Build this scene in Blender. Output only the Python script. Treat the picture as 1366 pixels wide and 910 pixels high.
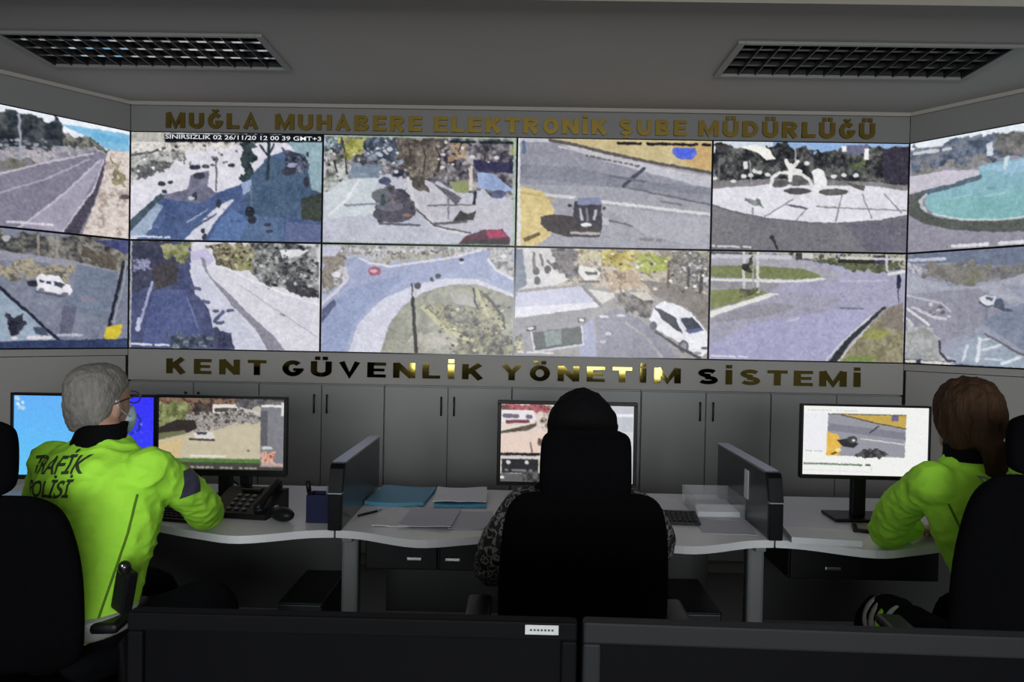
import bpy, bmesh, math, random
import numpy as np
from mathutils import Vector, Matrix, noise
from mathutils.bvhtree import BVHTree

for o in list(bpy.data.objects):
    bpy.data.objects.remove(o)
SC = bpy.context.scene
COL = SC.collection
random.seed(7)

# ------------------------------------------------------------------ camera
YAW, PITCH, ROLL = -0.013333, -0.015011, 0.019153
CAM_H = 1.50
fw = Vector((math.sin(YAW)*math.cos(PITCH), math.cos(YAW)*math.cos(PITCH), math.sin(PITCH)))
rt0 = Vector((math.cos(YAW), -math.sin(YAW), 0)); up0 = rt0.cross(fw)
rt = rt0*math.cos(ROLL)+up0*math.sin(ROLL); up = up0*math.cos(ROLL)-rt0*math.sin(ROLL)
cd = bpy.data.cameras.new('camera'); cam = bpy.data.objects.new('camera', cd); COL.objects.link(cam)
cd.sensor_fit = 'HORIZONTAL'; cd.sensor_width = 36.0; cd.lens = 36.0*1000.0/1366.0
cd.clip_start = 0.05
cam.matrix_world = Matrix(((rt.x, up.x, -fw.x, 0), (rt.y, up.y, -fw.y, 0), (rt.z, up.z, -fw.z, CAM_H), (0, 0, 0, 1)))
SC.camera = cam

# ------------------------------------------------------------------ daylight
WORLD_STRENGTH = 18.0
w = bpy.data.worlds.new('daylight'); SC.world = w; w.use_nodes = True
bg = w.node_tree.nodes['Background']
bg.inputs[0].default_value = (0.93, 0.97, 1.0, 1); bg.inputs[1].default_value = WORLD_STRENGTH
# unseen window behind the camera, sized to light the room: a sampling portal for the daylight outside
WIN = (-1.7, 2.3, 1.05, 2.25); REAR_Y = -3.0
pl = bpy.data.lights.new('window_daylight', 'AREA'); pl.shape = 'RECTANGLE'
pl.size = WIN[1]-WIN[0]; pl.size_y = WIN[3]-WIN[2]; pl.energy = 1.0
pl.cycles.is_portal = True
plo = bpy.data.objects.new('window_daylight', pl); COL.objects.link(plo)
plo.location = ((WIN[0]+WIN[1])/2, REAR_Y-0.13, (WIN[2]+WIN[3])/2); plo.rotation_euler = (math.pi/2, 0, 0)
vs = SC.view_settings
vs.view_transform = 'Standard'; vs.look = 'None'; vs.gamma = 1.0; vs.use_curve_mapping = False
vs.exposure = 0.0

# ------------------------------------------------------------------ helpers
def lin(c):
    return tuple(((v/255)/12.92 if v/255 <= 0.04045 else ((v/255+0.055)/1.055)**2.4) for v in c)

MATS = {}
def mat(name, rgb, rough=0.6, metal=0.0, var=0.06, scale=12.0, bump=0.0, bscale=200.0, spec=0.5, stretch=(1, 1, 1), coat=0.0, alpha=1.0, trans=0.0):
    if name in MATS: return MATS[name]
    m = bpy.data.materials.new(name); m.use_nodes = True
    nt = m.node_tree; b = nt.nodes['Principled BSDF']
    tc = nt.nodes.new('ShaderNodeTexCoord'); mp = nt.nodes.new('ShaderNodeMapping')
    mp.inputs['Scale'].default_value = stretch
    nt.links.new(tc.outputs['Object'], mp.inputs[0])
    nz = nt.nodes.new('ShaderNodeTexNoise'); nz.inputs['Scale'].default_value = scale; nz.inputs['Detail'].default_value = 4
    nt.links.new(mp.outputs[0], nz.inputs['Vector'])
    mx = nt.nodes.new('ShaderNodeMix'); mx.data_type = 'RGBA'
    mx.inputs[6].default_value = (*[max(0, c*(1-var)) for c in rgb], 1)
    mx.inputs[7].default_value = (*[min(1, c*(1+var)) for c in rgb], 1)
    nt.links.new(nz.outputs['Fac'], mx.inputs[0]); nt.links.new(mx.outputs[2], b.inputs['Base Color'])
    b.inputs['Roughness'].default_value = rough; b.inputs['Metallic'].default_value = metal
    b.inputs['Specular IOR Level'].default_value = spec
    b.inputs['Coat Weight'].default_value = coat
    if trans: b.inputs['Transmission Weight'].default_value = trans; b.inputs['IOR'].default_value = 1.1 if trans < 1 else 1.45
    if alpha < 1: b.inputs['Alpha'].default_value = alpha
    if bump:
        n2 = nt.nodes.new('ShaderNodeTexNoise'); n2.inputs['Scale'].default_value = bscale; n2.inputs['Detail'].default_value = 3
        nt.links.new(mp.outputs[0], n2.inputs['Vector'])
        bp = nt.nodes.new('ShaderNodeBump'); bp.inputs['Strength'].default_value = bump; bp.inputs['Distance'].default_value = 0.01
        nt.links.new(n2.outputs['Fac'], bp.inputs['Height']); nt.links.new(bp.outputs[0], b.inputs['Normal'])
    MATS[name] = m
    return m

def screen_mat(name, strength=1.0, rough=0.25):
    """a lit display: gives off the picture stored on the screen mesh"""
    if name in MATS: return MATS[name]
    m = bpy.data.materials.new(name); m.use_nodes = True
    nt = m.node_tree; b = nt.nodes['Principled BSDF']
    at = nt.nodes.new('ShaderNodeAttribute'); at.attribute_name = 'picture'
    b.inputs['Base Color'].default_value = (0.01, 0.01, 0.012, 1); b.inputs['Roughness'].default_value = rough
    b.inputs['Specular IOR Level'].default_value = 0.2
    nt.links.new(at.outputs['Color'], b.inputs['Emission Color']); b.inputs['Emission Strength'].default_value = strength
    MATS[name] = m
    return m

def glow_mat(name, rgb, strength):
    if name in MATS: return MATS[name]
    m = bpy.data.materials.new(name); m.use_nodes = True
    b = m.node_tree.nodes['Principled BSDF']; b.inputs['Base Color'].default_value = (*rgb, 1)
    b.inputs['Emission Color'].default_value = (*rgb, 1); b.inputs['Emission Strength'].default_value = strength
    MATS[name] = m
    return m

def leopard_mat(name):
    m = bpy.data.materials.new(name); m.use_nodes = True; nt = m.node_tree; b = nt.nodes['Principled BSDF']
    tc = nt.nodes.new('ShaderNodeTexCoord')
    v = nt.nodes.new('ShaderNodeTexVoronoi'); v.feature = 'F1'; v.inputs['Scale'].default_value = 40
    n = nt.nodes.new('ShaderNodeTexNoise'); n.inputs['Scale'].default_value = 60; n.inputs['Detail'].default_value = 3
    nt.links.new(tc.outputs['Object'], n.inputs['Vector'])
    ad = nt.nodes.new('ShaderNodeVectorMath'); ad.operation = 'MULTIPLY_ADD'; ad.inputs[1].default_value = (0.03,)*3
    nt.links.new(n.outputs['Color'], ad.inputs[0]); nt.links.new(tc.outputs['Object'], ad.inputs[2])
    nt.links.new(ad.outputs[0], v.inputs['Vector'])
    cr = nt.nodes.new('ShaderNodeValToRGB'); e = cr.color_ramp.elements
    e[0].position = 0.30; e[0].color = (0.006, 0.006, 0.007, 1); e[1].position = 0.46; e[1].color = (0.30, 0.29, 0.27, 1)
    q = e.new(0.60); q.color = (0.012, 0.012, 0.012, 1)
    nt.links.new(v.outputs['Distance'], cr.inputs[0]); 
    mul = nt.nodes.new('ShaderNodeMath'); mul.operation = 'MULTIPLY'; mul.inputs[1].default_value = 1.0
    nt.links.new(cr.outputs[0], b.inputs['Base Color']); b.inputs['Roughness'].default_value = 0.8
    return m

class MB:
    """collects shapes, then becomes ONE mesh object"""
    def __init__(s): s.v = []; s.f = []; s.m = []
    def add(s, verts, faces, mi=0):
        o = len(s.v); s.v += [tuple(v) for v in verts]; s.f += [tuple(i+o for i in f) for f in faces]; s.m += [mi]*len(faces); return s
    def box(s, x0, x1, y0, y1, z0, z1, mi=0):
        v = [(x0,y0,z0),(x1,y0,z0),(x1,y1,z0),(x0,y1,z0),(x0,y0,z1),(x1,y0,z1),(x1,y1,z1),(x0,y1,z1)]
        return s.add(v, [(3,2,1,0),(4,5,6,7),(0,1,5,4),(1,2,6,5),(2,3,7,6),(3,0,4,7)], mi)
    def cbox(s, x0, x1, y0, y1, z0, z1, r=0.004, mi=0):
        """chamfered box"""
        bm = bmesh.new(); bmesh.ops.create_cube(bm, size=1)
        for v in bm.verts: v.co = Vector((x0+(v.co.x+.5)*(x1-x0), y0+(v.co.y+.5)*(y1-y0), z0+(v.co.z+.5)*(z1-z0)))
        r = min(r, .45*min(x1-x0, y1-y0, z1-z0))
        bmesh.ops.bevel(bm, geom=bm.edges[:], offset=r, segments=2, profile=.5, affect='EDGES')
        bm.verts.index_update()
        s.add([v.co.copy() for v in bm.verts], [[v.index for v in f.verts] for f in bm.faces], mi); bm.free(); return s
    def prism(s, pts, z0, z1, mi=0):
        n = len(pts)
        s.add([(x, y, z0) for x, y in pts]+[(x, y, z1) for x, y in pts],
              [tuple(range(n-1, -1, -1)), tuple(range(n, 2*n))]+[(i, (i+1) % n, n+(i+1) % n, n+i) for i in range(n)], mi); return s
    def cyl(s, a, b, r0, r1=None, seg=16, mi=0):
        r1 = r0 if r1 is None else r1
        a = Vector(a); b = Vector(b); d = (b-a).normalized()
        u = d.cross(Vector((0, 0, 1))); u = u.normalized() if u.length > 1e-4 else Vector((1, 0, 0)); w_ = d.cross(u)
        ring = lambda c, r: [c+(u*math.cos(t)+w_*math.sin(t))*r for t in [2*math.pi*i/seg for i in range(seg)]]
        v = ring(a, r0)+ring(b, r1)
        return s.add(v, [tuple(range(seg-1, -1, -1)), tuple(range(seg, 2*seg))]+[(i, (i+1) % seg, seg+(i+1) % seg, seg+i) for i in range(seg)], mi)
    def rings(s, rs, mi=0, cap=True):
        n = len(rs[0]); v = [p for r in rs for p in r]
        f = [(k*n+i, k*n+(i+1) % n, (k+1)*n+(i+1) % n, (k+1)*n+i) for k in range(len(rs)-1) for i in range(n)]
        if cap: f += [tuple(range(n-1, -1, -1)), tuple(range((len(rs)-1)*n, len(rs)*n))]
        return s.add(v, f, mi)
    def loft(s, secs, seg=28, power=2.4, sub=4, mi=0):
        """secs: (centre, half vector a, half vector b); superellipse sections, spline between them"""
        arr = np.array([[*Vector(c), *Vector(a), *Vector(b)] for c, a, b in secs])
        arr = crom(arr, sub)
        rs = []
        for q in arr:
            c, a, b = Vector(q[:3]), Vector(q[3:6]), Vector(q[6:9]); r = []
            for i in range(seg):
                t = 2*math.pi*i/seg; ct, st = math.cos(t), math.sin(t)
                r.append(c+a*math.copysign(abs(ct)**(2/power), ct)+b*math.copysign(abs(st)**(2/power), st))
            rs.append(r)
        return s.rings(rs, mi)
    def limb(s, pts, rad, seg=16, sub=5, mi=0, round_ends=True):
        arr = crom(np.array([[*p, r] for p, r in zip(pts, rad)]), sub)
        P = [Vector(q[:3]) for q in arr]; R = [q[3] for q in arr]
        if round_ends:
            d0 = (P[0]-P[1]).normalized(); d1 = (P[-1]-P[-2]).normalized()
            pre = [(P[0]+d0*R[0]*math.sin(t), R[0]*math.cos(t)) for t in (1.45, 1.1, .6)]
            post = [(P[-1]+d1*R[-1]*math.sin(t), R[-1]*math.cos(t)) for t in (.6, 1.1, 1.45)]
            P = [a for a, _ in pre]+P+[a for a, _ in post]; R = [b for _, b in pre]+R+[b for _, b in post]
        rs = []; u = None
        for i, p in enumerate(P):
            d = (P[min(i+1, len(P)-1)]-P[max(i-1, 0)]).normalized()
            if u is None:
                u = d.cross(Vector((0.13, 0.31, 1))); u = u.normalized()
            else:
                u = (u-d*u.dot(d)).normalized()
            w_ = d.cross(u)
            rs.append([p+(u*math.cos(t)+w_*math.sin(t))*R[i] for t in [2*math.pi*k/seg for k in range(seg)]])
        return s.rings(rs, mi)
    def ell(s, c, a, b, d, nu=20, nv=12, mi=0):
        c, a, b, d = Vector(c), Vector(a), Vector(b), Vector(d)
        rs = []
        for j in range(1, nv):
            ph = math.pi*j/nv-math.pi/2
            rs.append([c+d*math.sin(ph)+(a*math.cos(t)+b*math.sin(t))*math.cos(ph) for t in [2*math.pi*i/nu for i in range(nu)]])
        return s.rings(rs, mi)
    def xf(s, M):
        s.v = [tuple(M @ Vector(v)) for v in s.v]; return s
    def mesh(s, name, mats, smooth=False):
        me = bpy.data.meshes.new(name); me.from_pydata(s.v, [], s.f); me.validate()
        for m in (mats if isinstance(mats, (list, tuple)) else [mats]): me.materials.append(m)
        if len(me.polygons) == len(s.m): me.polygons.foreach_set('material_index', s.m)
        if smooth: me.shade_smooth()
        me.update(); return me
    def build(s, name, mats, parent=None, smooth=False, **kw):
        return obj(name, s.mesh(name, mats, smooth), parent, **kw)

def crom(A, sub):
    """Catmull-Rom through the rows of A"""
    A = np.asarray(A, float)
    if sub <= 1 or len(A) < 3: return A
    P = np.vstack([2*A[0]-A[1], A, 2*A[-1]-A[-2]]); out = []
    for i in range(1, len(P)-2):
        for k in range(sub):
            t = k/sub; p0, p1, p2, p3 = P[i-1], P[i], P[i+1], P[i+2]
            out.append(.5*(2*p1+(p2-p0)*t+(2*p0-5*p1+4*p2-p3)*t*t+(3*p1-p0-3*p2+p3)*t**3))
    out.append(A[-1]); return np.array(out)

def tag(o, label=None, cat=None, group=None, kind=None):
    if label: o['label'] = label
    if cat: o['category'] = cat
    if group: o['group'] = group
    if kind: o['kind'] = kind
    return o
def obj(name, me, parent=None, **kw):
    o = bpy.data.objects.new(name, me); COL.objects.link(o)
    if parent: o.parent = parent
    return tag(o, **kw)
def thing(name, label, cat, loc=(0, 0, 0), rz=0.0, group=None):
    o = bpy.data.objects.new(name, None); COL.objects.link(o); o.empty_display_size = .1
    o.location = loc; o.rotation_euler = (0, 0, rz)
    return tag(o, label, cat, group)
def copy_tree(o, parent=None):
    c = o.copy(); COL.objects.link(c); c.parent = parent
    for ch in [x for x in COL.objects if x.parent == o]: copy_tree(ch, c)
    return c

def remesh(mb, voxel, smooth_it=6, disp=None):
    """fuse overlapping shapes into one continuous skin"""
    me = mb.mesh('tmp', [])
    bm = bmesh.new(); bm.from_mesh(me); bmesh.ops.recalc_face_normals(bm, faces=bm.faces[:]); bm.to_mesh(me); bm.free()
    t = bpy.data.objects.new('tmp', me); COL.objects.link(t)
    r = t.modifiers.new('r', 'REMESH'); r.mode = 'VOXEL'; r.voxel_size = voxel
    if smooth_it:
        q = t.modifiers.new('s', 'SMOOTH'); q.iterations = smooth_it; q.factor = .5
    dg = bpy.context.evaluated_depsgraph_get()
    out = bpy.data.meshes.new_from_object(t.evaluated_get(dg))
    bpy.data.objects.remove(t); bpy.data.meshes.remove(me)
    if disp:
        nv = len(out.vertices); co = np.empty(nv*3); out.vertices.foreach_get('co', co); co = co.reshape(-1, 3)
        no = np.empty(nv*3); out.vertices.foreach_get('normal', no); no = no.reshape(-1, 3)
        d = np.array([disp(Vector(c)) for c in co]); co += no*d[:, None]
        out.vertices.foreach_set('co', co.ravel())
    out.shade_smooth(); out.update(); return out
def withmat(me, *ms):
    me.materials.clear()
    for m in ms: me.materials.append(m)
    return me
def join_meshes(name, meshes, mats):
    bm = bmesh.new()
    for i, me in enumerate(meshes):
        k = len(bm.faces); bm.from_mesh(me); bm.faces.ensure_lookup_table()
        for f in bm.faces[k:]: f.material_index = i; f.smooth = True
    out = bpy.data.meshes.new(name); bm.to_mesh(out); bm.free(); withmat(out, *mats); return out

def text_mesh(body, depth=0.0, offset=0.0, shear=0.0, size=1.0, res=4):
    c = bpy.data.curves.new('t', 'FONT'); c.body = body; c.size = size; c.extrude = depth; c.offset = offset; c.shear = shear; c.resolution_u = res
    o = bpy.data.objects.new('t', c); COL.objects.link(o)
    me = bpy.data.meshes.new_from_object(o.evaluated_get(bpy.context.evaluated_depsgraph_get()))
    bpy.data.objects.remove(o); bpy.data.curves.remove(c)
    return me

# ------------------------------------------------------------------ materials
M_wall = mat('wall_paint', (.36, .345, .325), .7, var=.04, scale=3, bump=.05)
M_wall_dim = mat('dimmed_wall_paint', (.215, .21, .205), .7, var=.04, scale=3)  # wall paint darkened to put the dimmer upper light into the colour
M_room = mat('dark_room_paint', (.085, .08, .075), .7)
M_ceil = mat('ceiling_paint', (.37, .345, .315), .8, var=.04, scale=2)
M_cream = mat('cream_paint', (.85, .79, .64), .7, var=.03)
M_cab = mat('grey_laminate', (.27, .27, .265), .45, var=.05, scale=6, bump=.02)
M_dark = mat('dark_gap', (.02, .02, .02), .8)
M_floor = mat('floor_tile', (.09, .088, .085), .45, var=.15, scale=5)
M_black = mat('black_plastic', (.007, .007, .008), .42, var=.1, spec=.22)
M_gloss = mat('gloss_black', (.010, .010, .011), .18)
M_fabric = mat('black_fabric', (.0022, .0022, .0027), .95, var=.3, scale=60, bump=.2, bscale=600, spec=.04)
M_metal = mat('brushed_steel', (.55, .55, .55), .3, 1.0)
M_darkmetal = mat('dark_handle', (.035, .035, .035), .35, .6)
M_gold = mat('gold_mirror', (.20, .155, .035), .05, 1.0, var=.12, scale=9)
M_golddull = mat('gold_satin', (.27, .195, .045), .38, 1.0, var=.2, scale=14)
M_desk = mat('pale_laminate', (.74, .74, .76), .28, var=.04, scale=8)
M_leg = mat('grey_powder', (.17, .175, .18), .5)
M_lime = mat('lime_cloth', (.43, .92, .062), .8, var=.10, scale=7, bump=.15, bscale=120, spec=.2)
M_limedark = mat('lime_seam', (.10, .22, .01), .9)
M_skin = mat('skin', (.42, .24, .17), .55, var=.08, scale=25, spec=.3)
M_greyhair = mat('grey_hair', (.20, .185, .17), .7, var=.6, scale=90, bump=.5, bscale=260, stretch=(1, 1, .3))
M_brownhair = mat('brown_hair', (.046, .024, .012), .75, var=.6, spec=.15, scale=40, bump=.6, bscale=120, stretch=(1, 1, .18))
M_blackcloth = mat('black_cloth', (.004, .004, .0045), .95, var=.2, bump=.2, bscale=300, spec=.08)
M_navy = mat('navy_trousers', (.004, .0042, .006), .9, var=.2, spec=.1)
M_refl = mat('reflective_band', (.5, .5, .49), .5, .3, var=.25, scale=90)
M_print = mat('dark_print', (.035, .055, .02), .8)
M_greyprint = mat('grey_print', (.25, .33, .22), .7)
M_mask = mat('mask_cloth', (.45, .6, .68), .8)
M_leopard = leopard_mat('leopard_cloth')
M_paper = mat('paper', (.70, .70, .73), .8, var=.05)
M_paperlines = mat('paper_print', (.50, .50, .56), .8, var=.22, scale=160, stretch=(1, 3, 1))
M_bluefolder = mat('blue_folder', (.045, .24, .38), .5, var=.1)
M_navypl = mat('navy_plastic', (.006, .008, .045), .4, spec=.2)
M_screenoff = mat('screen_off', (.003, .003, .0038), .3, spec=.07)
M_div = mat('divider_panel', (.040, .046, .052), .25, var=.1)
M_divend = mat('divider_end', (.003, .003, .004), .4, spec=.15)
M_divtop = mat('divider_lit_top', (.30, .32, .36), .3, .5)  # pale colour stands in for light on the divider tops
M_alu = mat('louver_aluminium', (.075, .075, .07), .35, .8, var=.15)
M_alu_glint = mat('glint_aluminium', (.75, .75, .72), .12, 1.0)  # louver metal brightened in colour so the left strips show glints
M_frame = mat('fixture_enamel', (.24, .24, .225), .5)
M_acrylic = mat('clear_acrylic', (.75, .77, .80), .08, alpha=.18)
M_label = mat('label_paper', (.42, .42, .43), .7, var=.12, scale=60)
M_glass = mat('window_glass', (1, 1, 1), .02, trans=1.0)
M_patch = mat('shoulder_patch', (.05, .05, .085), .7, var=.6, scale=120)

# ------------------------------------------------------------------ setting
WY = 4.674; ZC = 2.88; ZT = 2.697; ZM = 2.017; ZB = 1.337
XL, XR = -2.4725, 2.3675
Ldir = Vector((-.437, -.551, 0)).normalized(); Rdir = Vector((.372, -.492, 0)).normalized()
LC = Vector((XL, WY, 0)); RC = Vector((XR, WY, 0))
PW, PH = 1.21, 0.68

def struct(name, mb, m, parent=None, **kw):
    return mb.build(name, m, parent, kind=None if parent else 'structure', **kw)
FLX, FRX = -3.35, 3.35
struct('floor', MB().box(FLX-.1, FRX+.1, REAR_Y-.2, 5.2, -.1, 0), M_floor, label='dark grey floor under the desks')
# ceiling with two openings for the recessed luminaires
FIX = [(-2.555, -1.27, 3.565, 4.02), (1.0, 2.315, 3.565, 4.02)]
c = MB()
ys = (REAR_Y-.2, 3.565, 4.02, 5.2)
c.box(FLX-.1, FRX+.1, ys[0], ys[1], ZC, ZC+.03); c.box(FLX-.1, FRX+.1, ys[2], ys[3], ZC, ZC+.03)
xs = [FLX-.1, FIX[0][0], FIX[0][1], FIX[1][0], FIX[1][1], FRX+.1]
for k in (0, 2, 4): c.box(xs[k], xs[k+1], ys[1], ys[2], ZC, ZC+.03)
c.box(FLX-.1, FRX+.1, ys[0], ys[3], ZC+.14, ZC+.17)
struct('ceiling', c, M_ceil, label='grey painted ceiling')
struct('trim_1', MB().box(FLX, FRX, 2.45, 2.972, 2.80, ZC), M_cream, label='cream ceiling beam at the top edge')
struct('wall_back', MB().box(FLX-.1, FRX+.1, 5.1, 5.2, 0, ZC), M_wall, label='grey wall behind the video wall')
struct('trim_2', MB().box(XL, XR, WY+.004, WY+.03, ZT+.002, ZC), M_wall_dim, label='grey fascia board above the screens')
struct('trim_3', MB().box(XL, XR, WY+.004, WY+.03, 1.142, ZB-.002), M_wall, label='grey fascia board below the screens')
struct('trim_4', MB().box(XL, XR, WY-.018, WY+.004, ZC-.022, ZC), M_ceil, label='thin cornice strip along the ceiling')
def angled(O, d, side):
    """boards of the angled side wall: d runs from the corner towards the room"""
    n = Vector((-d.y, d.x, 0)) if side == 'left' else Vector((d.y, -d.x, 0))     # away from the room
    if n.y < 0: n = -n
    L = 1.46
    def slab(mb, t0, t1, z0, z1, a=.004, b=.03):
        p = [O+d*t0+n*a, O+d*t1+n*a, O+d*t1+n*b, O+d*t0+n*b]
        if side == 'right': p = [p[1], p[0], p[3], p[2]]
        return mb.prism([(q.x, q.y) for q in p][::-1], z0, z1)
    return n, L, slab
for side, O, d, k in (('left', LC, Ldir, 5), ('right', RC, Rdir, 8)):
    n, L, slab = angled(O, d, side)
    w0 = struct('wall_%s' % side, slab(MB(), 0, L, ZT+.002, ZC), M_wall_dim, label='angled grey wall on the %s of the video wall' % side)
    m_ = MB(); slab(m_, .0, L, ZB-.042, ZB-.003)
    struct('trim_%d' % k, m_, M_wall, label='grey rail below the %s angled screens' % side)
    m_ = MB(); slab(m_, 0.012, L, 0, ZB-.046, .006, .028)
    struct('trim_%d' % (k+1), m_, M_wall, label='grey board below the %s angled screens' % side)
    m_ = MB(); slab(m_, 0, L, ZC-.022, ZC, -.018, .004)
    struct('trim_%d' % (k+2), m_, M_ceil, label='cornice on the %s angled wall' % side)
    e = O+d*L; x1 = FLX if side == 'left' else FRX
    m_ = MB(); x0, x1 = (FLX-.1, FLX) if side == 'left' else (FRX, FRX+.1)
    m_.box(x0, x1, REAR_Y-.1, 5.1, 0, ZC)
    struct('wall_side_%s' % side, m_, M_room, label='plain grey side wall on the %s' % side)
# rear wall with a window opening (unseen, behind the camera)
r = MB(); X0, X1, Z0, Z1 = WIN
r.box(FLX, X0, REAR_Y-.15, REAR_Y, 0, ZC); r.box(X1, FRX, REAR_Y-.15, REAR_Y, 0, ZC)
r.box(X0, X1, REAR_Y-.15, REAR_Y, 0, Z0); r.box(X0, X1, REAR_Y-.15, REAR_Y, Z1, ZC)
struct('wall_rear', r, M_room, label='wall with the unseen window behind the viewer')
wf = MB()
wf.box(X0, X1, REAR_Y-.1, REAR_Y-.05, Z0, Z0+.05); wf.box(X0, X1, REAR_Y-.1, REAR_Y-.05, Z1-.05, Z1)
for xx in (X0, (2*X0+X1)/3-.025, (X0+2*X1)/3-.025, X1-.05): wf.box(xx, xx+.05, REAR_Y-.1, REAR_Y-.05, Z0+.05, Z1-.05)
struct('window_1', wf, M_frame, label='unseen three-part window added to let in daylight')

# ------------------------------------------------------------------ recessed luminaires
def luminaire(x0, x1, y0, y1, label, strip):
    t = thing('ceiling_luminaire', label, 'ceiling light', ((x0+x1)/2, (y0+y1)/2, ZC), group='recessed louvre luminaires')
    hw, hd = (x1-x0)/2-.002, (y1-y0)/2-.002
    b = MB(); b.box(-hw, hw, -hd, hd, .125, .135)
    for s in (-1, 1):
        b.box(min(s*hw, s*(hw-.004)), max(s*hw, s*(hw-.004)), -hd, hd, .0, .125); b.box(-hw, hw, min(s*hd, s*(hd-.004)), max(s*hd, s*(hd-.004)), 0, .125)
    b.build('housing', M_dark, t)
    F = .034
    for a in ((-hw-.012, -hw+F-.012, -hd-.012, hd+.012), (hw-F+.012, hw+.012, -hd-.012, hd+.012), (-hw+F-.012, hw-F+.012, -hd-.012, -hd+F-.024), (-hw+F-.012, hw-F+.012, hd-F+.024, hd+.012)):
        MB().cbox(a[0], a[1], a[2], a[3], -.016, 0.0, .003).build('frame_bar', M_frame, t)
    ix, iy = hw-F+.010, hd-F+.022
    cross = MB().box(-.0022, .0022, -iy, iy, -.010, .040).mesh('louver_blade', M_alu)
    N = 14
    for k in range(N+1):
        obj('louver_blade', cross, t).location.x = -ix+2*ix*k/N
    for k in range(1, 4):
        y = -iy+2*iy*k/4
        MB().box(-ix, ix, y-.011, y+.011, .006, .045).build('reflector_strip', strip, t)
    for k in range(4):
        y = -iy+2*iy*(k+.5)/4
        MB().cyl((-ix+.03, y, .085), (ix-.03, y, .085), .013, seg=10).build('lamp_tube', mat('tube_glass', (.35, .35, .33), .3), t, smooth=True)
    return t
luminaire(*FIX[0], 'louvred ceiling luminaire on the left with white glints on its blades', M_alu_glint)
luminaire(*FIX[1], 'louvred ceiling luminaire on the right with a pale frame end', M_alu)

# ------------------------------------------------------------------ wall lettering
GW = {'I': .34, 'İ': .34, 'M': 1.22, 'N': 1.0, 'L': .80, 'E': .84, 'T': .90}
def arc(cx, cy, rx, ry, a0, a1, n=10):
    return [(cx+rx*math.cos(math.radians(a0+(a1-a0)*i/n)), cy+ry*math.sin(math.radians(a0+(a1-a0)*i/n))) for i in range(n+1)]
def glyph(ch, T):
    """strokes of a heavy block capital in a w x 1 box: (polyline, stroke width)"""
    w = GW.get(ch, .96); h = T/2; B = T*.72; l, r_, b, t = h, w-h, B/2, 1-B/2
    base = {'Ğ': 'G', 'Ü': 'U', 'Ö': 'O', 'İ': 'I', 'Ş': 'S'}.get(ch, ch)
    S = {'I': [([(w/2, 0), (w/2, 1)], T)], 'L': [([(l, 0), (l, 1)], T), ([(0, b), (w, b)], B)],
         'T': [([(w/2, 0), (w/2, 1)], T), ([(0, t), (w, t)], B)],
         'E': [([(l, 0), (l, 1)], T), ([(0, b), (w, b)], B), ([(0, t), (w, t)], B), ([(0, .5), (w*.92, .5)], B*.9)],
         'H': [([(l, 0), (l, 1)], T), ([(r_, 0), (r_, 1)], T), ([(l, .5), (r_, .5)], B)],
         'K': [([(l, 0), (l, 1)], T), ([(l+.05, .40), (w-.16, 1)], T*.95), ([(.42, .58), (w-.13, 0)], T)],
         'M': [([(l, 0), (l, 1)], T), ([(r_, 0), (r_, 1)], T), ([(l+.02, 1), (w/2, .12), (r_-.02, 1)], T*.8)],
         'N': [([(l, 0), (l, 1)], T), ([(r_, 0), (r_, 1)], T), ([(l, .95), (r_, .05)], T)],
         'A': [([(.12, 0), (w/2, .93), (w-.12, 0)], T*.88), ([(.25, .30), (w-.25, .30)], B*.9)],
         'V': [([(.12, 1), (w/2, .08), (w-.12, 1)], T*.88)],
         'Y': [([(.13, 1), (w/2, .48), (w-.13, 1)], T*.9), ([(w/2, 0), (w/2, .52)], T)],
         'U': [([(l, 1)]+arc(w/2, .36, w/2-h, .36-b, 180, 360)+[(r_, 1)], T*.95)],
         'O': [(arc(w/2, .5, w/2-h, .5-b, 0, 360, 22), T*.93)],
         'G': [(arc(w/2, .5, w/2-h, .5-b, 42, 350, 20), T*.93), ([(w/2+.02, .42), (w, .42)], B*.85)],
         'S': [(arc(w/2, .73, w/2-h-.02, .27-b, 25, 270, 12)+arc(w/2, .27, w/2-h, .27-b, 90, -155, 12), T*.82)],
         'D': [([(l, 0), (l, 1)], T), ([(l, b), (w*.42, b)]+arc(w*.45, .5, w*.55-h, .5-b, -90, 90, 12)+[(l, t)], T*.86)],
         'B': [([(l, 0), (l, 1)], T), ([(l, t), (w*.5, t)]+arc(w*.55, .745, w*.38-h, .255-b, 90, -90, 8)+[(l, .5)], T*.72), ([(l, .5), (w*.5, .5)]+arc(w*.55, .26, w*.44-h, .26-b, 90, -90, 8)+[(l, b)], T*.76)],
         'R': [([(l, 0), (l, 1)], T), ([(l, t), (w*.5, t)]+arc(w*.55, .72, w*.42-h, .28-b, 90, -90, 8)+[(l, .45)], T*.74), ([(w*.48, .46), (w-.15, 0)], T*.95)]}[base]
    d = T*.8
    if ch in 'ÜÖ': S = S+[([(w*.32, 1.08), (w*.32, 1.08+d)], d), ([(w*.68, 1.08), (w*.68, 1.08+d)], d)]
    if ch == 'İ': S = [([(w/2, 0), (w/2, .96)], T), ([(w/2, 1.06), (w/2, 1.06+d)], d*1.15)]
    if ch == 'Ğ': S = S+[(arc(w/2, 1.26, .17, .13, 190, 350, 8), d*.6)]
    if ch == 'Ş': S = S+[([(w/2, .02), (w/2+.04, -.16), (w/2-.1, -.2)], d*.6)]
    return w, S
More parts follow.
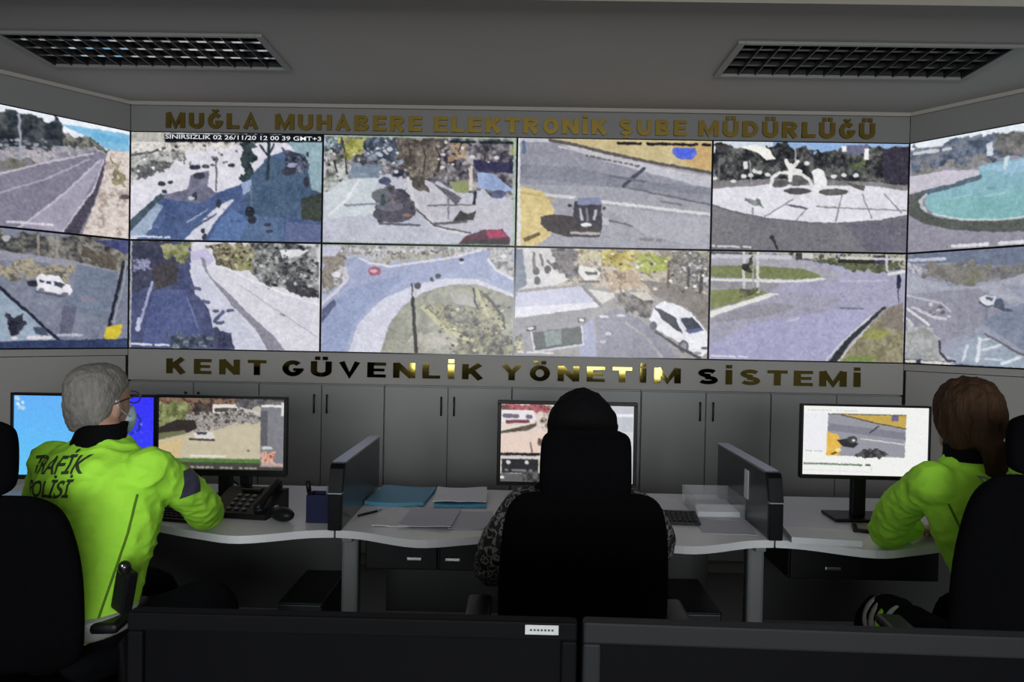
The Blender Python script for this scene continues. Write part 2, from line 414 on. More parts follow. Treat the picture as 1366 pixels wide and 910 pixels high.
def ribbon(mb, P, T, d):
    P = [Vector((x, 0, z)) for x, z in P]; n = len(P); L = []; R = []
    closed = (P[0]-P[-1]).length < 1e-4
    for i in range(n):
        a_ = (P[i]-P[i-1]).normalized() if i else ((P[-1]-P[-2]).normalized() if closed else None)
        b_ = (P[i+1]-P[i]).normalized() if i < n-1 else ((P[1]-P[0]).normalized() if closed else None)
        if a_ is None: a_ = b_
        if b_ is None: b_ = a_
        na, nb = Vector((-a_.z, 0, a_.x)), Vector((-b_.z, 0, b_.x))
        m_ = (na+nb).normalized(); k = min(1/max(m_.dot(na), .3), 1.6)*T/2
        L.append(P[i]+m_*k); R.append(P[i]-m_*k)
    v = [q for i in range(n) for q in (L[i]-Vector((0, d, 0)), R[i]-Vector((0, d, 0)), L[i], R[i])]
    f = []
    for i in range(n-1):
        a_ = 4*i; b_ = a_+4
        f += [(a_, b_, b_+1, a_+1), (a_+2, a_+3, b_+3, b_+2), (a_, a_+2, b_+2, b_), (a_+1, b_+1, b_+3, a_+3)]
    if not closed: f += [(0, 1, 3, 2), (4*n-4, 4*n-2, 4*n-1, 4*n-3)]
    mb.add(v, f)
def lettering(words, z, cap, gap_ratio, T, m, label, tilt):
    t = thing('wall_lettering', label, 'lettering', (0, WY+.004, z))
    for word, xa, xb in words:
        G = [glyph(ch, T) for ch in word]; n = len(G); tot = sum(g[0] for g in G)
        sx = (xb-xa)/(tot*(1+gap_ratio)); gap = ((xb-xa)-tot*sx)/(n-1); x = xa
        for w_, S in G:
            mb = MB()
            for k, (P, tw) in enumerate(S): ribbon(mb, [(px-w_/2, pz) for px, pz in P], tw, .015+.00015*k)
            mb.v = [(q[0]*sx, q[1], q[2]*cap) for q in mb.v]
            o = mb.build('letter', m, t); o.location = (x+w_*sx/2, -.001, 0)
            o.rotation_euler = (-abs(random.gauss(0, tilt)) if tilt else 0, 0, random.gauss(0, tilt))
            x += w_*sx+gap
    return t
tx = lambda p: -2.247+(p-222)*(4.397/945)
bx_ = lambda p: -2.225+(p-223)*(4.328/925)
lettering([('MUĞLA', tx(222), tx(346)), ('MUHABERE', tx(369), tx(566)), ('ELEKTRONİK', tx(582), tx(813)), ('ŞUBE', tx(828), tx(918)), ('MÜDÜRLÜĞÜ', tx(934), tx(1167))],
          2.720, .094, .22, .30, M_golddull, 'row of dull gold capital letters above the screens', 0)
lettering([('KENT', bx_(223), bx_(357)), ('GÜVENLİK', bx_(379), bx_(648)), ('YÖNETİM', bx_(672), bx_(910)), ('SİSTEMİ', bx_(932), bx_(1148))],
          1.186, .094, .34, .29, M_gold, 'row of mirror gold capital letters below the screens', .012)

# ------------------------------------------------------------------ cabinets under the video wall
cab_x = [XL, -1.645, -.855, -.056, .75, 1.556, XR]
cab_labels = ['grey cabinet behind the seated man at the left end of the row', 'grey cabinet behind the monitor showing the parked street', 'grey cabinet behind the pen holder and blue folder',
              'grey cabinet behind the woman in the black headscarf', 'grey cabinet just left of the white monitor', 'grey cabinet behind the white monitor at the right end']
for i in range(6):
    a, b = cab_x[i], cab_x[i+1]
    t = thing('cabinet', cab_labels[i], 'cabinet', ((a+b)/2, WY, 0), group='grey cabinets under the video wall')
    hw = (b-a)/2
    MB().box(-hw+.002, hw-.002, .028, .40, .0, 1.138).build('body', M_cab, t)
    for s in (-1, 1):
        x0, x1 = (-hw+.004, -.0025) if s < 0 else (.0025, hw-.004)
        dr = MB().cbox(x0, x1, .004, .026, .08, 1.130, .002).build('door', M_cab, t)
        hx = s*.040
        h_ = MB().cyl((hx, -.022, .955), (hx, -.022, 1.075), .0055, seg=8)
        h_.cyl((hx, -.022, .965), (hx, .006, .965), .004, seg=8); h_.cyl((hx, -.022, 1.065), (hx, .006, 1.065), .004, seg=8)
        h_.build('handle', M_darkmetal, dr, smooth=True)

# ------------------------------------------------------------------ pictures shown on the screens
class Canvas:
    """paints a picture on the vertices of a screen; coordinates are those of a flat sketch with the screen's
    four corners at TL, TR, BR, BL"""
    def __init__(s, nx, ny, TL, TR, BR, BL, seed=1, SS=2):
        s.nx, s.ny, s.SS = nx, ny, SS; s.rng = np.random.RandomState(seed)
        W, H = (nx+1)*SS, (ny+1)*SS
        u = (np.arange(W)+.5)/W; v = (np.arange(H)+.5)/H
        U, V = np.meshgrid(u, v)
        A = []; bb = []
        for (uu, vv), (x, y) in zip(((0, 0), (1, 0), (1, 1), (0, 1)), (TL, TR, BR, BL)):
            A += [[uu, vv, 1, 0, 0, 0, -uu*x, -vv*x], [0, 0, 0, uu, vv, 1, -uu*y, -vv*y]]; bb += [x, y]
        h = np.linalg.solve(np.array(A, float), np.array(bb, float))
        D = h[6]*U+h[7]*V+1
        s.X = (h[0]*U+h[1]*V+h[2])/D; s.Y = (h[3]*U+h[4]*V+h[5])/D
        s.U, s.V = U, V
        s.im = np.zeros((H, W, 3))
        k = abs(BR[0]-BL[0])/1300.0
        wx, wy = [(s.noise(26, 3)-.5)*2 for _ in range(2)]
        s.FX, s.FY = s.X+wx*52*k, s.Y+wy*42*k                       # ragged outlines for foliage
        vx, vy = [(s.noise(60, 2)-.5)*2 for _ in range(2)]
        s.X, s.Y = s.X+vx*6*k, s.Y+vy*5*k                           # slightly uneven outlines everywhere
    def noise(s, scale, oct=3, ar=1.0):
        H, W = s.X.shape; out = np.zeros((H, W)); amp = 1; tot = 0
        for o in range(oct):
            n = max(2, int(scale*2**o)); m = max(2, int(scale*2**o*ar*H/W))
            g = s.rng.rand(m+2, n+2)
            x = s.U*n; y = s.V*m; i = x.astype(int); j = y.astype(int); fx = x-i; fy = y-j
            fx = fx*fx*(3-2*fx); fy = fy*fy*(3-2*fy)
            out += amp*((g[j, i]*(1-fx)+g[j, i+1]*fx)*(1-fy)+(g[j+1, i]*(1-fx)+g[j+1, i+1]*fx)*fy); tot += amp; amp *= .55
        return out/tot
    def mask(s, pts, rag=False):
        X, Y = (s.FX, s.FY) if rag else (s.X, s.Y); ins = np.zeros(X.shape, bool); n = len(pts)
        for i in range(n):
            x0, y0 = pts[i]; x1, y1 = pts[(i+1) % n]
            if y0 == y1: continue
            c = (Y < y0) != (Y < y1)
            ins ^= c & (X < (x1-x0)*(Y-y0)/(y1-y0)+x0)
        return ins
    def fill(s, c, nz=0): s.im[:] = c; return s.tex(np.ones(s.X.shape, bool), nz)
    def tex(s, m, nz, scale=40):
        if nz: s.im[m] += ((s.noise(scale)-.5)*2*nz)[m][:, None]
        return s
    def poly(s, pts, c, nz=0, scale=40, a=1.0):
        m = s.mask(pts); s.im[m] = s.im[m]*(1-a)+np.array(c)*a; return s.tex(m, nz, scale)
    def line(s, pts, w, c, a=1.0):
        m = np.zeros(s.X.shape, bool)
        for (x0, y0), (x1, y1) in zip(pts[:-1], pts[1:]):
            dx, dy = x1-x0, y1-y0; L = dx*dx+dy*dy+1e-9
            t = np.clip(((s.X-x0)*dx+(s.Y-y0)*dy)/L, 0, 1)
            m |= (s.X-x0-t*dx)**2+(s.Y-y0-t*dy)**2 < (w/2)**2
        s.im[m] = s.im[m]*(1-a)+np.array(c)*a; return s
    def ell(s, cx, cy, rx, ry, c, nz=0, a=1.0, rot=0):
        t = math.radians(rot); x = (s.X-cx)*math.cos(t)+(s.Y-cy)*math.sin(t); y = -(s.X-cx)*math.sin(t)+(s.Y-cy)*math.cos(t)
        m = (x/rx)**2+(y/ry)**2 < 1; s.im[m] = s.im[m]*(1-a)+np.array(c)*a; return s.tex(m, nz)
    def rect(s, x0, y0, x1, y1, c, nz=0, a=1.0): return s.poly([(x0, y0), (x1, y0), (x1, y1), (x0, y1)], c, nz, a=a)
    def leaf(s, pts, cols, scale=45, edge=0.0, rag=True):
        """mottled patch: foliage, gravel, crowds of small things"""
        m = s.mask(pts, rag) if pts else np.ones(s.X.shape, bool)
        n = .62*s.noise(scale*.55, 3)+.38*s.noise(scale*2.2, 2); lo, hi = np.percentile(n[m], (4, 96)) if m.any() else (0, 1)
        q = np.clip((n-lo)/(hi-lo+1e-6), 0, .999)*(len(cols)-1); k = q.astype(int); f = (q-k)[..., None]
        C = np.array(cols, float); col = C[k]*(1-f)+C[np.minimum(k+1, len(cols)-1)]*f
        if edge:
            m &= s.noise(scale*.6, 2) > edge
        s.im[m] = col[m]; return s
    def dashes(s, x0, y0, x1, y1, n, h, c, fill=.6):
        for i in range(n):
            if s.rng.rand() < .12: continue
            t = (i+.1)/n; t2 = (i+.1+fill*(.6+.5*s.rng.rand()))/n
            s.line([(x0+(x1-x0)*t, y0+(y1-y0)*t), (x0+(x1-x0)*t2, y0+(y1-y0)*t2)], h, c)
        return s
    def scatter(s, pts, n, r, cols, ar=.6):
        xs_, ys_ = zip(*pts)
        for _ in range(n):
            for _t in range(20):
                x = s.rng.uniform(min(xs_), max(xs_)); y = s.rng.uniform(min(ys_), max(ys_))
                ins = False
                for i in range(len(pts)):
                    a_, b_ = pts[i], pts[(i+1) % len(pts)]
                    if (y < a_[1]) != (y < b_[1]) and x < (b_[0]-a_[0])*(y-a_[1])/(b_[1]-a_[1])+a_[0]: ins = not ins
                if ins: break
            q = r*(.5+s.rng.rand()); s.ell(x, y, q, q*ar, cols[s.rng.randint(len(cols))])
        return s
    def soft(s, k=1):
        for _ in range(k):
            p = np.pad(s.im, ((1, 1), (1, 1), (0, 0)), 'edge'); s.im = (p[:-2, 1:-1]+p[2:, 1:-1]+p[1:-1, :-2]+p[1:-1, 2:]+2*p[1:-1, 1:-1])/6
        return s
    def colors(s, grain=3.0):
        SS = s.SS; im = s.im.reshape(s.ny+1, SS, s.nx+1, SS, 3).mean((1, 3))
        im = np.clip(im+s.rng.randn(s.ny+1, s.nx+1, 1)*grain, 0, 255)/255
        l = np.where(im <= .04045, im/12.92, ((im+.055)/1.055)**2.4)
        return np.concatenate([l, np.ones(l.shape[:2]+(1,))], 2)

def screen_grid(name, cv, w_, h_, m, parent, y=0.0, z0=0.0):
    """flat screen, x from -w/2 to w/2, facing -Y"""
    nx, ny = cv.nx, cv.ny
    X, Z = np.meshgrid(np.linspace(-w_/2, w_/2, nx+1), np.linspace(z0+h_, z0, ny+1))
    co = np.stack([X, np.full_like(X, y), Z], -1).reshape(-1, 3)
    i = np.arange(ny)[:, None]*(nx+1)+np.arange(nx)[None, :]
    q = np.stack([i, i+nx+1, i+nx+2, i+1], -1).reshape(-1, 4)
    me = bpy.data.meshes.new(name); me.vertices.add(len(co)); me.vertices.foreach_set('co', co.ravel())
    me.loops.add(q.size); me.loops.foreach_set('vertex_index', q.ravel().astype(np.int32))
    me.polygons.add(len(q)); me.polygons.foreach_set('loop_start', (np.arange(len(q))*4).astype(np.int32))
    at = me.attributes.new('picture', 'FLOAT_COLOR', 'POINT'); at.data.foreach_set('color', cv.colors().astype(np.float32).ravel())
    me.update(calc_edges=True); me.validate(); me.materials.append(m)
    return obj(name, me, parent)

RX, RY = 236, 132
CV = {}
TREE = [(28, 32, 30), (55, 62, 58), (88, 92, 80), (140, 142, 130)]
# A: motorway
c = Canvas(RX, RY, (-751, -122), (834, 215), (826, 911), (-757, 749), 11); c.fill((128, 124, 146), 6)
c.poly([(-900, -300), (900, -300), (900, 345), (690, 335), (-900, 300)], (232, 238, 248))
c.poly([(380, 165), (560, 190), (830, 235), (830, 345), (690, 330), (560, 250)], (120, 190, 232), 8, 8)
c.poly([(560, 215), (830, 262), (830, 300), (620, 270)], (96, 178, 228))
c.leaf([(-900, -130), (-300, 10), (0, 75), (120, 100), (340, 150), (420, 212), (520, 250), (590, 280), (650, 315), (690, 340), (-900, 345)], [(30, 40, 50), (44, 54, 62), (62, 70, 76), (84, 88, 92)], 36)
c.leaf([(420, 212), (520, 250), (650, 318), (640, 335), (420, 320)], [(60, 66, 66), (110, 112, 104), (150, 148, 136)], 60)
c.leaf([(-900, 320), (0, 325), (400, 322), (690, 335), (600, 352), (300, 400), (0, 420), (-900, 560)], [(120, 120, 135), (150, 146, 160), (186, 180, 184)], 60)
c.scatter([(0, 260), (400, 270), (400, 320), (0, 320)], 18, 12, [(120, 128, 145), (90, 100, 115), (160, 165, 178)])
c.leaf([(-900, 520), (0, 400), (340, 400), (0, 475), (-900, 640)], [(96, 98, 86), (124, 122, 112), (112, 108, 116)], 50)
c.line([(-900, 690), (0, 488), (300, 415), (600, 355)], 12, (198, 192, 208)); c.line([(-900, 870), (0, 610), (300, 520), (570, 395)], 11, (172, 168, 188))
c.line([(-300, 1050), (140, 825), (420, 610), (640, 400)], 14, (196, 190, 210))
c.poly([(140, 830), (420, 620), (650, 400), (670, 400), (520, 690), (400, 870)], (160, 154, 176), 6)
c.poly([(400, 880), (505, 880), (600, 690), (650, 540), (682, 395), (664, 405), (600, 600), (520, 705)], (74, 68, 86))
c.line([(400, 870), (520, 692), (600, 592), (668, 400)], 9, (205, 198, 214))
c.leaf([(505, 930), (605, 690), (655, 540), (690, 340), (900, 345), (900, 930)], [(168, 150, 140), (206, 192, 184), (226, 214, 206), (196, 178, 168)], 40, rag=False)
c.leaf([(700, 345), (750, 380), (800, 560), (745, 540), (720, 430)], [(120, 110, 80), (170, 158, 118)], 60)
c.ell(800, 640, 35, 16, (92, 84, 90)); c.line([(122, 105), (136, 395)], 17, (158, 164, 180)); c.dashes(20, 795, 350, 820, 12, 16, (214, 208, 222))
CV['A'] = c
# B: snowy-bright boulevard with blue shade
c = Canvas(RX, RY, (22, 25), (1340, 45), (1335, 780), (22, 772), 12); c.fill((216, 214, 226), 14)
c.leaf([(20, 20), (900, 30), (900, 120), (400, 160), (20, 190)], [(150, 148, 140), (206, 202, 196), (228, 224, 220), (182, 176, 162)], 34)
c.leaf([(20, 170), (400, 150), (420, 220), (150, 300), (20, 380)], [(96, 100, 96), (170, 172, 168), (208, 206, 202)], 46)
c.line([(30, 188), (160, 168), (260, 140)], 16, (84, 88, 92)); c.leaf([(60, 270), (300, 235), (330, 250), (60, 365)], [(70, 74, 76), (130, 130, 128)], 60)
c.poly([(200, 470), (420, 430), (560, 430), (620, 445), (800, 380), (870, 340), (960, 200), (1100, 150), (1340, 210), (1340, 790), (30, 790), (170, 700)], (70, 92, 142), 16, 26)
c.poly([(200, 480), (420, 420), (440, 330), (520, 300), (570, 300), (560, 400), (620, 450), (500, 520)], (112, 112, 138), 22, 40)
c.poly([(800, 370), (900, 280), (980, 200), (1200, 210), (1340, 420), (1340, 620), (880, 600), (820, 520)], (66, 92, 124), 10)
c.poly([(840, 590), (1090, 620), (1070, 780), (790, 780)], (78, 104, 146), 6); c.poly([(1100, 640), (1335, 660), (1335, 785), (1090, 785)], (92, 104, 150), 6)
c.poly([(20, 640), (230, 450), (260, 470), (60, 690), (20, 720)], (66, 82, 100), 12); c.poly([(20, 720), (210, 520), (250, 540), (130, 745), (20, 760)], (148, 168, 196), 14)
c.poly([(400, 770), (600, 560), (720, 490), (740, 490), (600, 660), (540, 770)], (206, 206, 222), 14); c.line([(480, 680), (620, 590)], 12, (70, 84, 120)); c.line([(420, 650), (560, 560)], 10, (150, 170, 200))
c.poly([(640, 640), (720, 560), (800, 600), (840, 650), (780, 775), (560, 775)], (80, 112, 168), 6)
c.poly([(790, 380), (860, 350), (850, 430), (800, 460)], (150, 166, 208)); c.line([(855, 400), (865, 640)], 14, (96, 120, 150))
c.leaf([(790, 100), (890, 100), (915, 130), (860, 150), (900, 215), (850, 240), (890, 300), (850, 340), (790, 360)], [(24, 40, 48), (44, 60, 66), (60, 76, 80)], 50)
c.line([(970, 60), (975, 200), (965, 350)], 22, (40, 54, 70)); c.line([(975, 200), (920, 120)], 12, (50, 60, 70)); c.line([(975, 190), (1010, 110)], 12, (50, 60, 70))
c.poly([(1090, 90), (1340, 100), (1335, 440), (1270, 420), (1230, 240)], (140, 172, 184), 14); c.poly([(1200, 480), (1335, 440), (1335, 640), (1200, 620)], (58, 66, 58), 8)
c.leaf([(1050, 140), (1210, 170), (1240, 300), (1110, 310)], [(30, 36, 52), (60, 66, 86), (110, 118, 150)], 60); c.poly([(1110, 235), (1170, 240), (1150, 270), (1100, 265)], (150, 150, 186))
for x, y, a, b in ((470, 270, 40, 18), (545, 265, 26, 14), (500, 330, 40, 24), (720, 255, 26, 12), (240, 385, 30, 16), (260, 440, 20, 14), (300, 375, 18, 10), (610, 215, 20, 12), (680, 235, 16, 8), (470, 470, 18, 28), (635, 520, 16, 30), (530, 705, 16, 18), (540, 750, 16, 24), (970, 660, 26, 12), (985, 705, 26, 12), (1110, 300, 50, 24), (1230, 370, 20, 40), (1240, 180, 10, 20), (1130, 185, 20, 24), (340, 130, 14, 12)): c.ell(x, y, a, b, (52, 56, 72))
c.ell(850, 575, 36, 38, (34, 38, 48)); c.ell(865, 630, 30, 26, (40, 46, 60)); c.ell(445, 485, 22, 14, (190, 196, 214)); c.line([(615, 200), (617, 430)], 12, (100, 96, 104)); c.line([(390, 180), (395, 250)], 10, (110, 108, 108))
c.scatter([(40, 100), (800, 100), (700, 240), (40, 360)], 60, 9, [(90, 90, 96), (120, 116, 112), (232, 230, 234), (150, 146, 140)], .7); c.scatter([(200, 480), (800, 420), (1300, 600), (200, 760)], 40, 8, [(56, 74, 120), (96, 118, 164), (80, 100, 140)], .5)
c.rect(255, 42, 1345, 98, (10, 12, 22)); c.dashes(40, 748, 300, 757, 16, 14, (206, 212, 226))
c.rect(20, 20, 255, 95, (176, 174, 166), 26)
CV['B'] = c
# C: busy avenue with trees
c = Canvas(RX, RY, (20, 38), (1340, 45), (1335, 785), (15, 778), 13); c.fill((186, 188, 204), 8)
c.leaf([(20, 30), (1340, 40), (1340, 470), (1080, 420), (560, 330), (420, 300), (30, 420)], [(44, 44, 58), (84, 80, 92), (128, 122, 128), (176, 172, 176)], 30)
c.leaf([(280, 60), (520, 40), (560, 240), (420, 220), (290, 200)], [(40, 52, 66), (70, 84, 104), (150, 160, 176)], 40)
c.leaf([(20, 160), (180, 160), (190, 330), (130, 400), (20, 430)], [(90, 92, 86), (160, 164, 158), (204, 210, 206)], 44)
c.leaf([(520, 50), (860, 50), (840, 300), (720, 340), (600, 300), (540, 200)], [(66, 60, 56), (102, 92, 84), (140, 128, 114)], 44)
c.leaf([(140, 50), (300, 50), (290, 130), (230, 180), (150, 190), (140, 110)], [(128, 132, 50), (166, 166, 70), (196, 196, 110)], 46)
c.leaf([(20, 45), (150, 45), (140, 130), (60, 150), (20, 120)], [(60, 70, 84), (110, 130, 140), (170, 190, 196)], 46)
c.leaf([(870, 110), (1000, 90), (1000, 190), (890, 200)], [(150, 120, 96), (190, 160, 124)], 44); c.leaf([(1280, 60), (1340, 60), (1340, 170), (1290, 150)], [(140, 146, 70), (170, 170, 100)], 40)
c.poly([(30, 440), (170, 340), (400, 330), (360, 470), (420, 560), (30, 620)], (196, 206, 214), 8); c.poly([(230, 230), (440, 240), (400, 330), (180, 330)], (120, 138, 160), 22, 40)
c.poly([(540, 330), (720, 340), (900, 420), (1060, 500), (1330, 470), (1330, 680), (760, 660), (640, 540), (600, 420)], (190, 188, 200), 10)
c.poly([(880, 350), (1030, 340), (1050, 400), (1000, 425), (920, 420)], (142, 150, 96), 10); c.leaf([(600, 310), (720, 320), (740, 420), (640, 400)], [(64, 60, 58), (110, 104, 96)], 60)
c.poly([(1070, 280), (1180, 290), (1320, 400), (1240, 420), (1080, 390)], (142, 166, 212), 16); c.poly([(1040, 200), (1320, 220), (1320, 290), (1060, 270)], (44, 44, 84), 14)
c.line([(60, 590), (180, 480), (260, 350)], 18, (222, 226, 232)); c.line([(600, 330), (640, 480), (700, 570), (780, 650), (900, 690), (1050, 710)], 26, (206, 206, 212)); c.line([(660, 540), (780, 650), (1030, 700)], 12, (96, 92, 102))
c.leaf([(350, 430), (430, 390), (600, 400), (640, 500), (640, 590), (560, 630), (400, 620), (360, 560)], [(56, 54, 68), (86, 82, 94), (124, 112, 118)], 40)
c.ell(420, 450, 70, 46, (100, 104, 112), 20); c.ell(500, 575, 140, 58, (80, 78, 92), 16); c.ell(480, 530, 90, 26, (106, 104, 120)); c.ell(600, 580, 34, 12, (150, 110, 104)); c.ell(440, 350, 40, 26, (70, 78, 112)); c.ell(530, 310, 26, 12, (30, 34, 70)); c.ell(430, 480, 16, 40, (56, 72, 80))
c.line([(410, 640), (680, 650)], 16, (92, 92, 108)); c.line([(170, 520), (400, 505)], 14, (128, 132, 150)); c.line([(740, 515), (1060, 505)], 10, (100, 96, 112)); c.line([(780, 640), (1000, 620)], 18, (96, 92, 102))
c.poly([(770, 360), (880, 410), (970, 460), (930, 510), (890, 470)], (98, 92, 104)); c.line([(880, 450), (875, 600)], 12, (126, 122, 134)); c.line([(1060, 420), (1055, 495)], 22, (42, 42, 52)); c.line([(1030, 250), (1030, 400)], 24, (210, 196, 194)); c.line([(820, 170), (800, 270)], 14, (66, 58, 60))
c.poly([(910, 620), (960, 545), (1010, 570), (1070, 545), (1050, 610)], (66, 60, 62)); c.ell(1220, 430, 50, 30, (84, 92, 130), 14)
c.poly([(930, 790), (1000, 720), (1120, 675), (1250, 670), (1300, 730), (1300, 790)], (96, 58, 74), 10); c.poly([(1130, 680), (1240, 672), (1290, 720), (1160, 735)], (176, 60, 96)); c.poly([(960, 790), (1020, 740), (1300, 745), (1300, 790)], (66, 56, 62))
for q in ([(780, 110), (820, 180), (810, 280)], [(820, 180), (880, 120)], [(690, 90), (720, 180), (700, 300)], [(960, 80), (940, 160)], [(140, 60), (170, 180), (180, 300)], [(90, 200), (120, 330)], [(600, 90), (620, 200)], [(1130, 100), (1120, 240)]): c.line(q, 10, (58, 50, 52))
c.scatter([(40, 60), (1300, 60), (1300, 260), (600, 300), (40, 330)], 90, 11, [(210, 206, 212), (60, 58, 66), (160, 150, 150), (110, 100, 96)], .8)
c.scatter([(320, 120), (480, 120), (480, 190), (320, 190)], 12, 14, [(216, 220, 228), (180, 188, 204)]); c.dashes(860, 76, 1320, 82, 16, 18, (22, 34, 36)); c.line([(20, 46), (1335, 52)], 10, (150, 176, 150)); c.line([(20, 776), (1335, 780)], 8, (130, 160, 130)); c.line([(1325, 50), (1325, 780)], 14, (160, 190, 170))
CV['C'] = c
# D: road with a parked van and an ochre verge
D_CORN = ((25, 30), (1350, 45), (1335, 800), (15, 775))
def paint_d(c):
    c.fill((160, 160, 172), 6); c.poly([(15, 20), (260, 40), (900, 210), (1350, 300), (1350, 380), (500, 160), (15, 60)], (190, 190, 204), 6)
    c.poly([(15, 60), (300, 60), (480, 150), (900, 270), (1345, 390), (1345, 480), (700, 370), (15, 350)], (146, 146, 162), 6); c.poly([(15, 210), (400, 230), (900, 330), (1345, 370), (1345, 420), (760, 380), (15, 300)], (132, 134, 150), 5)
    c.poly([(230, 35), (1350, 40), (1350, 270), (900, 190), (600, 130), (380, 70)], (206, 186, 132), 12, 26); c.poly([(1060, 60), (1350, 70), (1350, 260), (1180, 220)], (206, 168, 104), 12)
    c.line([(240, 45), (400, 75), (640, 135), (900, 190), (1345, 268)], 22, (92, 86, 84)); c.line([(300, 90), (640, 160), (900, 225), (1345, 300)], 14, (196, 190, 196)); c.dashes(480, 150, 860, 225, 10, 14, (110, 104, 108))
    c.line([(740, 360), (880, 240)], 24, (66, 70, 92)); c.line([(650, 290), (890, 330)], 18, (106, 108, 124)); c.line([(760, 370), (1345, 490)], 14, (112, 112, 124)); c.line([(1000, 465), (1140, 490)], 14, (120, 120, 130))
    c.line([(200, 420), (410, 440)], 20, (212, 210, 214)); c.line([(590, 468), (1330, 556)], 20, (216, 214, 218)); c.line([(600, 585), (900, 660), (1310, 785)], 12, (108, 106, 112))
    c.poly([(600, 500), (1335, 580), (1335, 800), (900, 700)], (172, 172, 184), 6)
    c.poly([(20, 360), (200, 400), (270, 520), (250, 700), (160, 770), (20, 780)], (216, 192, 124), 14, 30); c.line([(20, 400), (180, 430), (270, 460)], 16, (196, 176, 112)); c.poly([(60, 720), (170, 680), (180, 700), (70, 750)], (112, 92, 52))
    c.poly([(180, 570), (270, 555), (410, 570), (600, 640), (580, 715), (350, 710), (230, 670), (180, 620)], (74, 66, 66), 6)
    c.poly([(410, 470), (450, 460), (590, 480), (600, 640), (430, 650), (400, 560)], (66, 62, 74), 10); c.poly([(430, 440), (580, 440), (590, 490), (430, 490)], (128, 134, 170), 8)
    c.line([(450, 520), (460, 590)], 20, (176, 176, 186)); c.line([(555, 530), (545, 590)], 18, (186, 184, 192)); c.line([(490, 520), (500, 600)], 16, (120, 120, 134)); c.ell(490, 628, 38, 14, (226, 224, 224)); c.line([(390, 685), (575, 690)], 18, (176, 172, 172)); c.ell(380, 495, 16, 10, (52, 48, 56)); c.ell(610, 512, 12, 10, (80, 74, 80)); c.rect(600, 580, 640, 630, (190, 188, 194))
    c.poly([(1080, 95), (1230, 95), (1250, 140), (1200, 180), (1110, 170), (1075, 130)], (76, 96, 222), 18); c.rect(1110, 95, 1200, 150, (60, 92, 240)); c.dashes(700, 66, 1340, 74, 22, 20, (26, 22, 26)); c.dashes(860, 725, 1000, 735, 5, 22, (132, 128, 138))
    c.line([(30, 40), (36, 770)], 18, (214, 218, 224)); c.line([(64, 60), (66, 130)], 24, (84, 110, 140))
    return c
CV['D'] = paint_d(Canvas(RX, RY, *D_CORN, 14))
# E: square with white sculptures
c = Canvas(RX, RY, (25, 35), (1338, 50), (1315, 790), (15, 770), 15); c.fill((118, 116, 124), 6)
c.poly([(0, 20), (1350, 20), (1350, 140), (0, 140)], (140, 176, 226)); c.poly([(20, 35), (420, 35), (420, 110), (20, 120)], (204, 214, 228)); c.poly([(640, 50), (900, 45), (880, 90), (760, 100)], (136, 176, 232))
c.leaf([(20, 50), (180, 80), (340, 110), (420, 60), (520, 40), (560, 90), (620, 70), (700, 120), (790, 95), (880, 70), (1040, 60), (1340, 70), (1340, 340), (20, 330)], [(24, 26, 32), (46, 48, 52), (74, 76, 76), (108, 110, 106)], 40)
c.poly([(900, 60), (1060, 60), (1070, 120), (920, 125)], (106, 108, 140), 8); c.poly([(1160, 90), (1340, 70), (1340, 330), (1170, 300)], (54, 50, 66), 8); c.poly([(40, 60), (110, 70), (150, 110), (50, 110)], (70, 66, 70)); c.leaf([(960, 170), (1040, 160), (1050, 220), (960, 225)], [(70, 84, 56), (110, 120, 84)], 50)
c.poly([(210, 80), (300, 60), (400, 90), (440, 160), (380, 165), (310, 110)], (240, 238, 230), 6); c.rect(1036, 85, 1068, 160, (240, 238, 240)); c.rect(884, 65, 916, 105, (232, 234, 240)); c.rect(226, 175, 256, 225, (226, 224, 222))
c.poly([(20, 350), (200, 330), (420, 310), (900, 320), (1150, 330), (1340, 360), (1325, 530), (1150, 565), (900, 585), (700, 585), (400, 560), (150, 510), (20, 465)], (222, 220, 230), 8, 26)
c.poly([(20, 310), (420, 290), (1100, 310), (1340, 340), (1340, 372), (1100, 340), (420, 330), (20, 360)], (132, 128, 132), 20, 50)
c.line([(20, 468), (150, 512), (400, 562), (700, 590), (900, 590), (1150, 570), (1325, 535)], 10, (104, 102, 110))
for q in ([(885, 400), (845, 575)], [(1020, 395), (1085, 555)], [(1170, 390), (1285, 520)], [(560, 430), (370, 545)], [(520, 465), (650, 495)], [(650, 495), (580, 575)], [(720, 480), (1320, 505)], [(290, 490), (290, 530)]): c.line(q, 9, (140, 138, 148))
c.line([(540, 470), (650, 492)], 16, (96, 94, 104)); c.leaf([(240, 430), (350, 425), (365, 480), (300, 470), (240, 455)], [(100, 108, 108), (150, 152, 154)], 60)
c.ell(590, 375, 90, 22, (84, 84, 86), 16); c.ell(830, 380, 100, 22, (92, 92, 92), 16); c.ell(470, 325, 60, 26, (92, 92, 94), 20); c.ell(590, 300, 80, 40, (96, 94, 94), 22)
c.line([(410, 340), (420, 280), (470, 250), (540, 250), (620, 262), (660, 290), (690, 340)], 22, (226, 224, 222)); c.line([(540, 300), (545, 200)], 30, (232, 230, 228)); c.line([(510, 170), (545, 230), (590, 175)], 26, (234, 232, 230)); c.line([(560, 230), (610, 240)], 22, (230, 228, 226))
c.poly([(680, 240), (720, 215), (760, 235), (790, 300), (780, 345), (740, 350), (730, 420), (690, 440), (680, 380), (700, 320)], (234, 232, 234), 6); c.line([(740, 345), (850, 345)], 14, (230, 228, 228)); c.line([(575, 90), (577, 200)], 8, (190, 190, 190)); c.line([(270, 170), (280, 330)], 10, (150, 150, 150)); c.line([(65, 160), (65, 320)], 10, (120, 120, 120))
